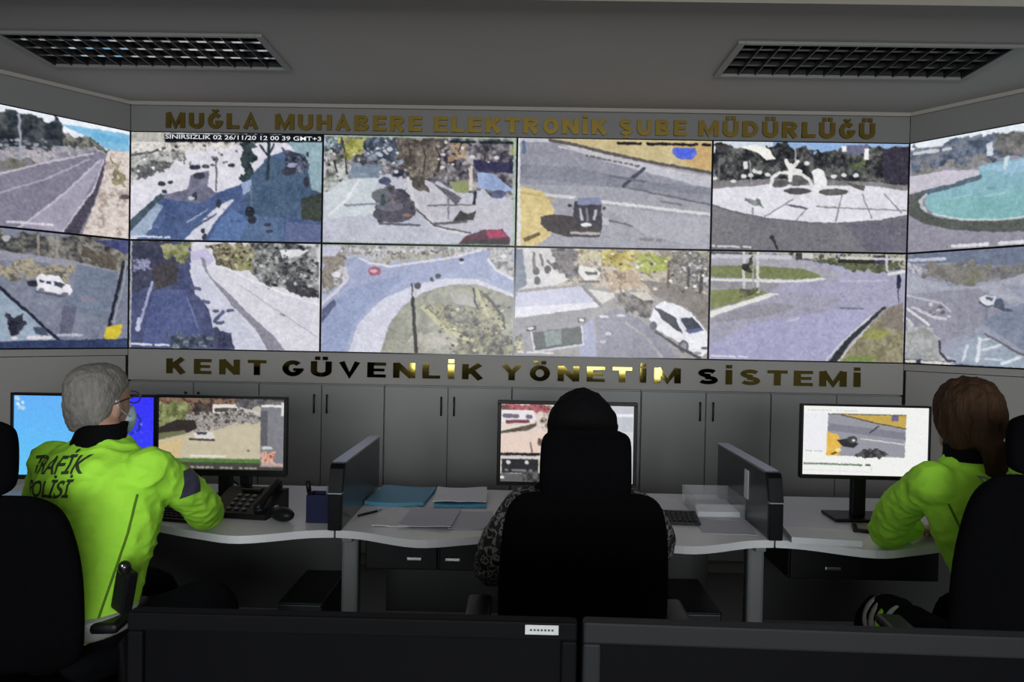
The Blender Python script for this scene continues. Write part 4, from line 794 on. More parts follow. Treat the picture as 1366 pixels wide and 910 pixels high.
for O, d, pair, sd in ((LC, Ldir, 'AG', -1), (RC, Rdir, 'FL', 1)):
    p = O+d*(PW/2); rz = math.atan2(d.y*sd, d.x*sd)
    lab = {'A': 'angled wall display of a motorway under a bright sky', 'G': 'angled wall display of a junction with a white minibus', 'F': 'angled wall display of a turquoise pool', 'L': 'angled wall display of a hazy junction with road markings'}
    video_panel(pair[0], (p.x, p.y, ZM), rz, lab[pair[0]]); video_panel(pair[1], (p.x, p.y, ZB), rz, lab[pair[1]])

# ------------------------------------------------------------------ operator desks
ZD = .75
M_under = mat('shaded_laminate', (.035, .035, .034), .5, var=.08)  # laminate darkened so the shade under the desks sits in the colour
DESK_X = [-1.482, .131, 1.744]; DW = 1.610
def desk(i, label):
    t = thing('desk', label, 'desk', (DESK_X[i], 2.74, 0), group='operator desks')
    hw = DW/2-.002
    front = crom(np.array([(-hw, 0), (-.70, -.02), (-.49, -.105), (-.30, -.05), (0, .06), (.30, -.05), (.49, -.105), (.70, -.02), (hw, 0)]), 5)
    pts = [(float(x), float(y)) for x, y in front]+[(hw, .75), (-hw, .75)]
    MB().prism(pts, ZD-.028, ZD).build('desktop', M_desk, t)
    for s in ((-1,), (-1, 1), (1,))[i]:
        l = MB(); x = s*(hw-.030)
        l.cbox(x-.032, x+.032, .10, .165, .02, ZD-.028, .012)
        l.cbox(x-.028, x+.028, .02, .66, .0, .03, .008); l.cbox(x-.02, x+.02, .05, .62, ZD-.06, ZD-.028, .004)
        l.build('leg', M_leg, t)
    MB().cbox(-hw+.08, hw-.08, .62, .638, .22, ZD-.03, .003).build('modesty_panel', M_under, t)
    return t
desk(0, 'pale operator desk holding the phone and two monitors, by the man')
desk(1, 'pale operator desk with the blue folder, in front of the headscarf woman')
desk(2, 'pale operator desk under the white monitor, by the woman with brown hair')

def drawer_box(loc, w_, label, hs):
    t = thing('drawer_unit', label, 'drawer unit', loc)
    MB().cbox(-w_/2, w_/2, 0, .42, -.14, -.001, .006).build('body', M_black, t)
    n = len(hs)
    for k, hx in enumerate(hs):
        a, b = -w_/2+w_*k/n, -w_/2+w_*(k+1)/n
        d = MB().cbox(a+.004, b-.004, -.016, -.001, -.134, -.006, .004).build('drawer', M_black, t)
        MB().cbox(hx-.030, hx+.030, -.026, -.015, -.098, -.084, .004).build('handle', M_metal, d)
drawer_box((-.30, 2.83, ZD-.03), .56, 'black drawer unit with two steel pulls under the middle desk', (-.09, .055))
drawer_box((1.30, 2.83, ZD-.03), .56, 'black drawer unit with one bright pull under the right desk', (-.12,))

def tower(loc, label, rz=0):
    t = thing('computer_tower', label, 'computer', loc, rz, 'computer towers under the desks')
    MB().cbox(-.09, .09, 0, .40, .012, .40, .006).build('case', M_black, t)
    MB().cbox(-.086, .086, -.012, .0, .016, .396, .008).build('front_panel', mat('tower_front', (.012, .018, .024), .3), t)
    MB().cbox(-.07, .07, -.016, -.012, .33, .355, .002).build('disc_drive', M_gloss, t)
    MB().cyl((0, -.012, .25), (0, -.018, .25), .012).build('power_button', M_metal, t)
    for x in (-.07, .07):
        for y in (.04, .36): MB().cyl((x, y, 0), (x, y, .014), .012, seg=10).build('foot', M_black, t)
tower((-.86, 2.95, 0), 'black computer tower under the left desk beside the post')
tower((.72, 2.95, 0), 'black computer tower under the middle desk near the right post')

# privacy dividers standing on the desk seams
def divider(x, label, lab_side):
    t = thing('desk_divider', label, 'divider', (x, 2.735, ZD), group='dividers between the desks')
    prof = [(0, 0), (.735, 0), (.735, .236), (.06, .236), (.022, .216), (.0, .135)]
    b = MB(); hw = .022
    n = len(prof)
    b.add([(-hw, y, z) for y, z in prof]+[(hw, y, z) for y, z in prof], [tuple(range(n)), tuple(range(2*n-1, n-1, -1))]+[(i, n+i, n+(i+1) % n, (i+1) % n) for i in range(n)])
    b.build('panel', M_div, t)
    MB().cbox(-hw-.004, hw+.004, .055, .738, .235, .246, .003).build('top_cap', M_divtop, t)
    MB().cbox(-hw-.003, hw+.003, -.006, .020, 0, .133, .003).build('end_cap', M_divend, t)
    MB().cbox(-hw-.004, hw+.004, -.008, .018, .134, .139, .001).build('end_strip', M_metal, t)
    u = MB(); q = [(-.006, .140), (.016, .224), (.034, .241), (.060, .243), (.040, .20), (.018, .140)]
    u.add([(-hw-.003, y, z) for y, z in q]+[(hw+.003, y, z) for y, z in q], [tuple(range(6)), tuple(range(11, 5, -1))]+[(i, 6+i, 6+(i+1) % 6, (i+1) % 6) for i in range(6)])
    u.build('curved_end', M_divend, t)
    if lab_side:
        MB().cbox(-hw-.004, -hw-.0005, .26, .31, .09, .205, .001).build('white_label', M_paper, t, label='white paper label')
divider(-.675, 'dark desk divider with a pale lit top edge, beside the pen holder', 0)
divider(.938, 'dark desk divider with a white label strip, beside the acrylic tray', 1)

# ------------------------------------------------------------------ monitors on the desks
M_mon = screen_mat('monitor_screen', 1.0)
def monitor(loc, rz, w_, h_, cv, label, tilt=0.0, stand=True, bez=.012, chin=.02, zc=.12, two_necks=False, mstr=None):
    """loc: foot on the desk; screen faces -Y; zc: height of the lower edge above the desk"""
    t = thing('monitor', label, 'monitor', loc, rz, 'monitors on the operator desks')
    b = MB(); b.cbox(-w_/2, w_/2, .006, .030, zc, zc+h_, .004); b.cbox(-w_/2+.08, w_/2-.08, .028, .055, zc+.04, zc+h_-.05, .012)
    b.build('housing', M_black, t)
    for a in ((-w_/2, w_/2, zc, zc+chin), (-w_/2, w_/2, zc+h_-bez, zc+h_), (-w_/2, -w_/2+bez, zc+chin, zc+h_-bez), (w_/2-bez, w_/2, zc+chin, zc+h_-bez)):
        MB().cbox(a[0], a[1], -.006, .008, a[2], a[3], .002).build('bezel', M_black, t)
    s_ = screen_grid('screen', cv, w_-2*bez, h_-bez-chin, mstr or M_mon, t, y=0.002, z0=zc+chin)
    if stand:
        n = MB(); n.cbox(-.03, .03, .045, .075, .012, zc+h_*.5, .008); n.build('neck', M_black, t)
        MB().cbox(-.11, .11, .0, .16, 0, .014, .006).build('base', M_black, t)
    return t
# blue desktop
c = Canvas(120, 68, (0, 0), (1000, 0), (1000, 560), (0, 560), 31); c.im[:] = (86, 178, 246)
c.im[..., 0] = 100-45*np.clip((c.X-450)/350, 0, 1); c.im[..., 1] = 186-126*np.clip((c.X-450)/400, 0, 1)+20*(c.Y/560-.5); c.im[..., 2] = 246
c.scatter([(20, 20), (70, 20), (70, 120), (20, 120)], 8, 10, [(220, 236, 246), (180, 214, 236)], 1); c.line([(860, 110), (900, 160), (890, 230), (830, 260)], 12, (30, 40, 130)); c.scatter([(820, 160), (960, 150), (960, 500), (820, 480)], 14, 8, [(120, 120, 236), (90, 90, 230)], 1)
monitor((-1.94, 3.30, ZD), math.radians(2), .64, .385, c, 'monitor with a blue desktop hidden behind the grey-haired man', zc=.045, bez=.012, chin=.02)
# parked street
c = Canvas(150, 84, (135, 55), (918, 58), (915, 490), (135, 490), 32); c.fill((66, 60, 56), 8)
c.rect(135, 90, 768, 425, (190, 180, 160), 10)
c.leaf([(135, 60), (620, 60), (620, 130), (400, 160), (135, 170)], [(66, 46, 42), (110, 76, 66), (146, 120, 104), (84, 84, 60)], 44); c.leaf([(135, 90), (320, 80), (300, 200), (200, 240), (135, 250)], [(80, 88, 56), (126, 134, 84), (160, 160, 120)], 44); c.leaf([(340, 90), (470, 90), (470, 160), (340, 160)], [(46, 40, 38), (90, 78, 70)], 60)
c.poly([(470, 95), (636, 95), (640, 150), (470, 160)], (222, 218, 212), 6); c.dashes(490, 130, 620, 128, 6, 26, (80, 72, 66)); c.leaf([(620, 60), (915, 60), (915, 100), (770, 110), (640, 120)], [(70, 68, 72), (120, 118, 122)], 40); c.poly([(640, 110), (768, 140), (768, 215), (640, 180)], (196, 190, 186), 14); c.leaf([(300, 160), (640, 130), (768, 160), (768, 215), (600, 210), (480, 250), (360, 260)], [(60, 58, 60), (128, 122, 118), (190, 184, 178), (96, 92, 92)], 60)
c.poly([(135, 240), (250, 190), (360, 195), (380, 240), (320, 270), (135, 290)], (50, 44, 42), 8); c.poly([(135, 275), (300, 255), (310, 275), (135, 315)], (110, 112, 80), 8); c.poly([(135, 320), (330, 285), (500, 250), (768, 210), (768, 425), (135, 425)], (196, 186, 162), 8, 30); c.poly([(135, 330), (300, 300), (260, 420), (135, 425)], (206, 184, 140), 8)
c.poly([(350, 270), (400, 255), (470, 262), (490, 300), (440, 310), (370, 308)], (214, 210, 206)); c.poly([(370, 262), (440, 262), (430, 280), (380, 280)], (70, 70, 74)); c.line([(330, 308), (480, 312)], 12, (70, 60, 52)); c.ell(695, 373, 10, 6, (110, 100, 90)); c.line([(340, 408), (550, 408)], 12, (226, 220, 206)); c.rect(135, 422, 768, 446, (84, 120, 62), 12); c.rect(135, 446, 768, 490, (70, 68, 62), 8); c.dashes(340, 475, 760, 478, 14, 10, (160, 156, 150))
c.rect(768, 100, 915, 470, (126, 126, 132), 10); c.rect(770, 130, 812, 340, (92, 92, 98), 6); c.rect(774, 94, 912, 108, (226, 226, 222)); c.rect(896, 80, 914, 160, (214, 214, 212)); c.leaf([(776, 370), (860, 370), (860, 450), (776, 450)], [(196, 120, 96), (226, 196, 180), (150, 70, 60)], 70); c.rect(780, 345, 840, 362, (206, 206, 206)); c.rect(776, 446, 912, 462, (190, 160, 150), 10)
c.soft(1)
t = monitor((-1.245, 3.10, ZD), math.radians(1), .545, .335, c, 'monitor showing a parked street scene beside the phone', zc=.118, chin=.026)
MB().cbox(.062, .112, .045, .07, .012, .20, .008).build('second_neck', M_black, t)
# middle monitor
c = Canvas(150, 84, (60, 80), (1255, 90), (1255, 790), (60, 780), 33); c.fill((222, 206, 196), 10)
c.leaf([(60, 90), (560, 90), (560, 150), (340, 160), (60, 150)], [(150, 70, 84), (190, 110, 120), (120, 60, 60), (90, 76, 60)], 40); c.poly([(60, 140), (350, 140), (380, 220), (340, 250), (60, 250)], (232, 224, 226), 8); c.dashes(90, 190, 340, 200, 6, 40, (110, 104, 118)); c.poly([(100, 230), (320, 225), (320, 255), (110, 260)], (120, 60, 76), 14); c.poly([(60, 330), (340, 260), (380, 240), (380, 280), (300, 320), (60, 350)], (90, 80, 66), 20); c.poly([(60, 310), (370, 235), (370, 255), (60, 330)], (226, 218, 208)); c.leaf([(400, 160), (560, 150), (520, 330), (400, 300)], [(60, 48, 40), (190, 176, 166), (226, 214, 204)], 50)
c.poly([(60, 370), (480, 330), (480, 520), (60, 520)], (228, 206, 194), 6); c.line([(330, 430), (345, 510)], 12, (110, 92, 86)); c.leaf([(400, 380), (480, 370), (470, 470), (390, 450)], [(70, 56, 50), (160, 140, 130)], 50); c.rect(60, 520, 420, 545, (30, 28, 28)); c.rect(75, 545, 410, 575, (210, 204, 200)); c.rect(75, 575, 405, 700, (44, 44, 48), 8); c.ell(135, 605, 20, 18, (210, 210, 210)); c.ell(300, 605, 20, 18, (210, 210, 210)); c.dashes(110, 675, 360, 680, 8, 22, (120, 120, 124)); c.rect(60, 705, 480, 790, (96, 96, 98), 10); c.ell(80, 740, 18, 14, (226, 226, 226)); c.leaf([(250, 700), (430, 700), (430, 790), (250, 790)], [(40, 40, 40), (110, 110, 110)], 50)
c.rect(1030, 90, 1255, 320, (190, 194, 200), 12); c.rect(1060, 165, 1250, 190, (232, 234, 238)); c.rect(1030, 320, 1255, 790, (206, 208, 210), 6); c.leaf([(480, 90), (1030, 90), (1030, 250), (480, 300)], [(96, 70, 60), (150, 128, 112), (206, 192, 180), (80, 84, 60)], 40); c.poly([(480, 290), (1030, 240), (1030, 545), (480, 545)], (222, 202, 190), 8); c.leaf([(560, 270), (900, 240), (900, 330), (600, 350)], [(66, 62, 64), (150, 140, 136), (210, 204, 200)], 60); c.rect(480, 545, 1030, 575, (206, 200, 196)); c.rect(420, 575, 1030, 700, (44, 44, 48), 8); c.rect(480, 700, 1030, 790, (96, 96, 98), 10); c.dashes(500, 640, 1000, 642, 12, 20, (130, 130, 134)); c.soft(1)
monitor((.205, 3.27, ZD), math.radians(0), .610, .372, c, 'monitor in front of the woman in the headscarf', zc=.070, bez=.016, chin=.016)
# white application window
c = Canvas(150, 84, (50, 212), (686, 212), (690, 566), (60, 570), 34); c.fill((240, 241, 238), 2)
W2 = Canvas(150, 84, *D_CORN, 35)
c.rect(180, 254, 574, 470, (150, 150, 160), 4)
sx_ = lambda x: 180+(x-15)/1330*394
sy_ = lambda y: 254+(y-30)/760*216
c.poly([(sx_(230), 254), (574, 254), (574, sy_(270)), (sx_(900), sy_(190))], (196, 166, 84), 8); c.line([(sx_(240), sy_(45)), (sx_(900), sy_(195)), (574, sy_(270))], 6, (90, 80, 60)); c.poly([(180, sy_(200)), (574, sy_(340)), (574, sy_(470)), (180, sy_(330))], (128, 128, 140), 6); c.line([(sx_(740), sy_(360)), (sx_(880), sy_(240))], 7, (50, 54, 64)); c.line([(sx_(590), sy_(470)), (574, sy_(556))], 6, (206, 206, 206))
c.poly([(180, sy_(360)), (sx_(200), sy_(400)), (sx_(270), sy_(560)), (sx_(230), 470), (180, 470)], (226, 182, 84), 10); c.poly([(sx_(180), sy_(500)), (sx_(400), sy_(470)), (sx_(560), sy_(560)), (sx_(480), sy_(640)), (sx_(300), sy_(620))], (48, 46, 50), 8); c.ell(sx_(450), sy_(490), 26, 18, (76, 76, 80), 20); c.ell(sx_(470), sy_(500), 8, 6, (220, 220, 220)); c.leaf([(330, 470), (360, 440), (440, 430), (500, 470)], [(40, 40, 44), (100, 98, 100)], 60); c.rect(500, 256, 535, 285, (110, 100, 140)); c.poly([(204, 460), (230, 446), (236, 454), (212, 466)], (80, 66, 40)); c.ell(240, 440, 14, 10, (240, 220, 150)); c.line([(180, 254), (574, 254)], 4, (60, 56, 40))
c.dashes(75, 236, 330, 238, 14, 5, (206, 206, 204)); c.dashes(75, 446, 165, 448, 8, 5, (150, 160, 180)); c.line([(70, 512), (362, 514)], 9, (110, 130, 104)); c.line([(384, 514), (402, 514)], 10, (84, 100, 84)); c.rect(55, 250, 178, 440, (236, 236, 240), 2); c.line([(410, 540), (412, 520)], 4, (214, 216, 214)); c.line([(60, 545), (400, 548)], 3, (220, 220, 218))
monitor((1.385, 3.02, ZD), math.radians(-1), .512, .300, c, 'monitor with a white video player window', zc=.176, bez=.008, chin=.016)

# ------------------------------------------------------------------ things on the desks
def ip_phone(loc, rz):
    t = thing('desk_phone', 'black desk phone with a keypad below the street monitor', 'phone', loc, rz)
    b = MB(); pr = [(-.10, 0), (.10, 0), (.10, .085), (.06, .085), (-.10, .022)]
    n = len(pr); b.add([(-.12, y, z) for y, z in pr]+[(.12, y, z) for y, z in pr], [tuple(range(n)), tuple(range(2*n-1, n-1, -1))]+[(i, n+i, n+(i+1) % n, (i+1) % n) for i in range(n)])
    b.build('body', M_black, t)
    sl = (.085-.022)/.16
    key = MB().cbox(-.008, .008, -.006, .006, 0, .005, .0015).mesh('key', mat('phone_keys', (.10, .105, .11), .4))
    for i in range(3):
        for j in range(4):
            y = -.075+j*.028; o = obj('key', key, t); o.location = (-.045+i*.032, y, .022+(y+.10)*sl+.001); o.rotation_euler = (math.atan(sl), 0, 0)
    d = MB().cbox(-.052, .030, .030, .075, .078, .089, .003); d.build('display', M_gloss, t)
    h = MB().limb([(.085, -.085, .050), (.088, -.02, .085), (.088, .06, .112)], [.020, .015, .020], seg=10); h.build('handset', M_black, t, smooth=True)
    for y, z in ((-.075, .038), (.055, .100)): MB().ell((.086, y, z), (.026, 0, 0), (0, .028, 0), (0, 0, .016)).build('earpiece', M_black, t, smooth=True)
ip_phone((-1.075, 2.965, ZD), math.radians(-8))
def lump(name, label, cat, loc, rz, build):
    t = thing(name, label, cat, loc, rz); build(t); return t
def mouse_(t):
    MB().ell((0, 0, .012), (.033, 0, 0), (0, .058, 0), (0, 0, .028)).build('shell', M_black, t, smooth=True)
    MB().cyl((-.006, .03, .034), (.006, .03, .034), .008, seg=10).build('wheel', M_leg, t); MB().box(-.001, .001, .01, .058, .030, .0375).build('button_gap', M_gloss, t)
lump('computer_mouse', 'black computer mouse in front of the desk phone', 'mouse', (-.905, 2.845, ZD+.0165), math.radians(60), mouse_)
def pens_(t):
    b = MB(); hw = .044
    b.box(-hw, hw, -hw, hw, 0, .006); b.box(-hw, -hw+.004, -hw, hw, .006, .105); b.box(hw-.004, hw, -hw, hw, .006, .105); b.box(-hw+.004, hw-.004, -hw, -hw+.004, .006, .105); b.box(-hw+.004, hw-.004, hw-.004, hw, .006, .105)
    b.build('cup', M_navypl, t)
lump('pen_holder', 'navy blue square pen holder beside the left divider', 'pen holder', (-.765, 2.875, ZD), 0, pens_)
for k, (x, y, dx, dy, m_, lb, L) in enumerate(((-.790, 2.86, -.016, .0, M_black, 'thick black marker standing in the navy pen holder', .15), (-.755, 2.87, .012, .01, M_leg, 'grey pen leaning in the middle of the navy pen holder', .125), (-.745, 2.895, .014, .02, mat('pale_pen', (.4, .38, .3), .4), 'pale pen in the right corner of the navy pen holder', .13))):
    t = thing('pen', lb, 'pen', (x, y, ZD+.0065)); r_ = .008 if k == 0 else .0045
    MB().cyl((0, 0, 0), (dx, dy, L*.7), r_, seg=10).build('barrel', m_, t, smooth=True); MB().cyl((dx, dy, L*.7), (dx*1.4, dy*1.4, L), r_*1.15, seg=10).build('cap', m_, t, smooth=True)
def sheet(w_, h_, z0, th=.0015, curl=.006, seed=0, n=8):
    rr = random.Random(seed); ph = rr.random()*6
    f = lambda u, v: z0+curl*(.5+.5*math.sin(3*u+2*v+ph))*abs(u*v)**.8
    v = []; fc = []
    for top in (1, 0):
        for j in range(n+1):
            for i in range(n+1):
                u, q = 2*i/n-1, 2*j/n-1; v.append((u*w_/2, q*h_/2, f(u, q)+(th if top else 0)))
    N = (n+1)**2
    for j in range(n):
        for i in range(n):
            a = j*(n+1)+i; fc += [(a, a+1, a+n+2, a+n+1), (N+a, N+a+n+1, N+a+n+2, N+a+1)]
    for i in range(n):
        fc += [(i, N+i, N+i+1, i+1), (n*(n+1)+i, n*(n+1)+i+1, N+n*(n+1)+i+1, N+n*(n+1)+i)]
        a, b_ = i*(n+1), (i+1)*(n+1); fc += [(a, b_, N+b_, N+a), (a+n, N+a+n, N+b_+n, b_+n)]
    return MB().add(v, fc)
def paper(name, label, cat, loc, rz, w_, h_, m_, th=.0015, curl=.004, seed=0, group=None):
    o = sheet(w_, h_, 0, th, curl, seed).build(name, m_, None, smooth=False); o.location = loc; o.rotation_euler = (0, 0, rz); return tag(o, label, cat, group)
paper('folder', 'bright blue folder lying by the left divider', 'folder', (-.515, 3.29, ZD+.0005), math.radians(-3), .25, .33, M_bluefolder, .014, .006, 3)
paper('folder', 'blue folder partly covered by white papers', 'folder', (-.255, 3.27, ZD+.0005), math.radians(4), .22, .30, M_bluefolder, .012, .004, 4)
paper('paper_sheet', 'white paper lying on the second blue folder', 'paper', (-.255, 3.285, ZD+.0185), math.radians(2), .225, .27, M_paper, .003, .008, 5)
paper('paper_sheet', 'blank white paper nearest the left divider', 'paper', (-.485, 2.93, ZD+.0008), math.radians(2), .14, .26, M_paper, .003, .006, 6)
paper('paper_sheet', 'printed paper in front of the blue folder', 'paper', (-.345, 2.92, ZD+.008), math.radians(-3), .20, .28, M_paperlines, .003, .006, 7)
paper('paper_sheet', 'printed paper beside the headscarf woman', 'paper', (-.185, 2.92, ZD+.0008), math.radians(5), .18, .27, M_paperlines, .002, .005, 8)
t = thing('pen', 'dark pen lying on the desk by the left divider', 'pen', (-.60, 2.98, ZD+.0055), math.radians(-35))
MB().cyl((0, -.055, 0), (0, .045, 0), .005, seg=10).build('barrel', M_black, t, smooth=True); MB().cyl((0, .045, 0), (0, .075, 0), .0055, .003, seg=10).build('cap', M_leg, t, smooth=True)
def keyboard(loc, rz, label, w_=.42, d_=.14):
    t = thing('keyboard', label, 'keyboard', loc, rz, 'keyboards on the desks')
    b = MB(); pr = [(-d_/2, 0), (d_/2, 0), (d_/2, .026), (-d_/2, .012)]
    b.add([(-w_/2, y, z) for y, z in pr]+[(w_/2, y, z) for y, z in pr], [(0, 1, 2, 3), (7, 6, 5, 4)]+[(i, 4+i, 4+(i+1) % 4, (i+1) % 4) for i in range(4)]); b.build('body', M_black, t)
    k = MB().cbox(-.0075, .0075, -.0075, .0075, 0, .006, .002).mesh('key', M_black); sl = .014/d_
    for i in range(20):
        for j in range(5):
            o = obj('key', k, t); y = -d_/2+.022+j*.024; o.location = (-w_/2+.018+i*(w_-.036)/19, y, .012+(y+d_/2)*sl-.001)
keyboard((.505, 3.00, ZD), math.radians(-4), 'black keyboard poking out beside the headscarf woman')
keyboard((-1.44, 2.90, ZD), math.radians(-12), 'black keyboard in front of the grey-haired man')
# acrylic organiser with papers
t = thing('acrylic_tray', 'clear acrylic tray beside the right divider', 'tray', (.815, 3.16, ZD))
b = MB(); b.box(-.10, .10, -.13, .13, 0, .004); b.box(-.10, -.096, -.13, .13, .004, .085); b.box(.096, .10, -.13, .13, .004, .085); b.box(-.096, .096, .126, .13, .004, .085); b.box(-.096, .096, -.13, -.126, .004, .06); b.build('walls', M_acrylic, t)
MB().box(-.096, .096, -.126, .126, .045, .048).build('shelf', M_acrylic, t)
paper('paper_sheet', 'small paper stack inside the acrylic tray', 'paper', (.815, 3.16, ZD+.0045), 0, .17, .22, M_paper, .02, .003, 9)
paper('paper_sheet', 'white paper lying behind the black keyboard', 'paper', (.62, 3.26, ZD+.0008), math.radians(8), .20, .26, M_paper, .003, .006, 10)
paper('paper_sheet', 'printed sheet in front of the acrylic tray', 'paper', (.80, 2.90, ZD+.0008), math.radians(-6), .20, .21, M_paperlines, .002, .004, 12)
paper('paper_stack', 'thick white paper stack on the right desk', 'paper', (1.115, 2.765, ZD+.0008), math.radians(-8), .24, .16, M_paper, .022, .0, 11)
t = thing('notepad', 'dark framed notepad beside the lime-sleeved elbow', 'notepad', (1.37, 2.90, ZD), math.radians(-20))
MB().cbox(-.075, .075, -.05, .05, 0, .012, .003).build('cover', M_black, t); MB().cbox(-.058, .058, -.036, .036, .0115, .0135, .001).build('page', mat('kraft_page', (.24, .19, .12), .7), t)
# cable loops under the street monitor
o = MB().limb([(-1.44, 3.30, .756), (-1.40, 3.28, .84), (-1.33, 3.26, .87), (-1.26, 3.30, .80), (-1.22, 3.32, .757)], [.004]*5, seg=8).build('cable', M_black, smooth=True)
tag(o, 'black cable looping under the street monitor', 'cable')
o = MB().limb([(-1.50, 3.34, .757), (-1.45, 3.32, .80), (-1.46, 3.24, .82), (-1.42, 3.16, .785), (-1.40, 3.10, .757)], [.006]*5, seg=8).build('cable', M_black, smooth=True)
tag(o, 'thick dark cable bunch left of the desk phone', 'cable')

# ------------------------------------------------------------------ foreground desk and switched-off monitors
t = thing('desk', 'dark desk carrying the two switched-off monitors at the bottom edge', 'desk', (.05, .95, 0))
MB().cbox(-.95, .95, -.22, .45, .722, .75, .006).build('desktop', M_cab, t)
for x in (-.9, .9):
    MB().cbox(x-.02, x+.02, -.18, .40, 0, .722, .006).build('side_panel', M_cab, t)
MB().cbox(-.88, .88, .36, .38, .25, .722, .003).build('modesty_panel', M_cab, t)
def off_monitor(loc, rz, w_, h_, bez, topb, label, sticker=False, M_mon_off=None, z1=.382):
    t = thing('monitor', label, 'monitor', loc, rz, 'switched-off monitors in the foreground')
    z0 = z1-h_
    b = MB(); b.cbox(-w_/2, w_/2, .008, .026, z0, z1-.004, .006); b.cbox(-w_/2+.1, w_/2-.1, .03, .065, z0+.06, z1-.08, .015); b.build('housing', M_mon_off, t)
    for a in ((-w_/2, w_/2, z0, z0+bez), (-w_/2, w_/2, z1-topb, z1), (-w_/2, -w_/2+bez, z0+bez, z1-topb), (w_/2-bez, w_/2, z0+bez, z1-topb)):
        MB().cbox(a[0], a[1], -.010, .010, a[2], a[3], .003).build('bezel', M_mon_off, t)
    MB().box(-w_/2+bez, w_/2-bez, -.002, .006, z0+bez, z1-topb).build('screen', M_screenoff, t)
    MB().cbox(-.035, .035, .06, .09, .012, z1-.14, .01).build('neck', M_black, t); MB().cbox(-.13, .13, -.06, .17, 0, .014, .006).build('base', M_black, t)
    if sticker:
        o = MB().box(w_/2-.066, w_/2-.024, -.0108, -.0101, z1-.0155, z1-.0035).build('inventory_sticker', M_label, t, label='white inventory sticker')
        for k in range(7): MB().box(w_/2-.060+k*.0045, w_/2-.0572+k*.0045, -.0111, -.0108, z1-.011, z1-.0085).build('sticker_print', M_print, o)
    return t
M_mon_off = mat('grey_black_plastic', (.0045, .0045, .0048), .5, var=.1, spec=.03)
off_monitor((-.209, .95, ZD), math.radians(0), .572, .34, .020, .024, 'switched-off monitor with a white sticker on its bezel', True, M_mon_off)
off_monitor((.378, .925, ZD), math.radians(-1.5), .59, .34, .022, .027, 'switched-off monitor at the lower right without a sticker', False, mat('mid_grey_plastic', (.015, .0153, .016), .5, var=.1, spec=.10), .39)

# ------------------------------------------------------------------ office chairs
def chair(loc, rz, label, bw=.235, top=1.07, hr=(.118, 1.05, 1.24), lean=.05, ybk=-.20, sq=0.0):
    """faces +Y; backrest at the rear (-Y)"""
    t = thing('office_chair', label, 'chair', loc, rz, 'black high-back office chairs')
    z0 = .60
    b = MB(); H = top-z0
    ys_ = lambda z: ybk-lean*(z-z0)/H
    secs = []
    for f, k in ((0, .72), (.03, .88), (.10, .97), (.35, 1.0), (.60, .99), (.80, .93+.05*sq), (.92, .84+.11*sq), (.98, .72+.14*sq), (1.0, .60+.12*sq)):
        z = z0+H*f; e = .036 if .02 < f < .97 else .016
        secs.append(((0, ys_(z), z), (bw*k, 0, 0), (0, e, 0)))
    b.loft(secs, seg=28, power=3.2, sub=3); b.build('backrest', M_fabric, t, smooth=True)
    h = MB(); w_, za, zb = hr; yy = ybk-lean+.01; secs = []
    for f, k in ((0, .74), (.06, .90), (.2, 1.0), (.6, 1.0), (.85, .97), (.95, .88), (1.0, .72)):
        secs.append(((0, yy+.012*math.sin(f*3), za+(zb-za)*f), (w_*k, 0, 0), (0, .034 if .05 < f < .95 else .018, 0)))
    h.loft(secs, seg=26, power=3.4, sub=3); hd = h.build('headrest', M_fabric, t, smooth=True)
    MB().cbox(-.03, .03, yy-.014, yy+.010, top-.05, za+.05, .006).build('headrest_bracket', M_fabric, t)
    s_ = MB()
    s_.loft([((0, -.22, .428), (.19, 0, 0), (0, 0, .02)), ((0, -.19, .428), (.22, 0, 0), (0, 0, .036)), ((0, 0, .428), (.24, 0, 0), (0, 0, .042)), ((0, .19, .428), (.235, 0, 0), (0, 0, .036)), ((0, .25, .423), (.20, 0, 0), (0, 0, .018))], seg=26, power=3, sub=4)
    s_.build('seat', M_fabric, t, smooth=True)
    MB().limb([(0, ys_(.7)-.030, .70), (0, ys_(.62)-.035, .60), (0, -.20, .42), (0, -.05, .375)], [.022, .024, .024, .022], seg=12).build('back_support', M_fabric, t, smooth=True)
    for s in (-1, 1):
        a = MB().limb([(s*.22, .03, .385), (s*.285, .02, .42), (s*.290, -.01, .60), (s*.288, -.02, .655)], [.016, .016, .016, .016], seg=10).build('armrest', M_black, t, smooth=True)
        MB().cbox(s*.288-.038, s*.288+.038, -.13, .10, .655, .685, .012).build('arm_pad', M_black, a, smooth=False)
    MB().cyl((0, 0, .37), (0, 0, .10), .028, .034).build('gas_column', M_gloss, t, smooth=True)
    MB().cbox(-.11, .11, -.12, .12, .355, .394, .01).build('mechanism', M_black, t)
    for k in range(5):
        q = math.radians(90+72*k); d = Vector((math.cos(q), math.sin(q), 0))
        l = MB().limb([d*.02+Vector((0, 0, .11)), d*.17+Vector((0, 0, .095)), d*.30+Vector((0, 0, .075))], [.028, .022, .016], seg=10).build('base_leg', M_black, t, smooth=True)
        n = Vector((-d.y, d.x, 0)); p = d*.30+Vector((0, 0, .030))
        w2 = MB(); w2.cyl(p-n*.026, p-n*.006, .030, seg=14); w2.cyl(p+n*.006, p+n*.026, .030, seg=14); w2.cyl(p-n*.006, p+n*.006, .012, seg=8); w2.cyl(p, p+Vector((0, 0, .045)), .010, seg=8)
        w2.build('caster', M_gloss, l)
    return t
chair((-1.415, 2.09, 0), math.radians(6), 'black office chair behind the grey-haired man at the left edge', bw=.285, top=1.06, hr=(.125, 1.06, 1.245), ybk=-.21)
chair((.175, 2.20, 0), math.radians(0), 'black office chair in the middle with the headscarf woman', bw=.226, top=1.075, hr=(.121, 1.045, 1.238), ybk=-.19, sq=.45)
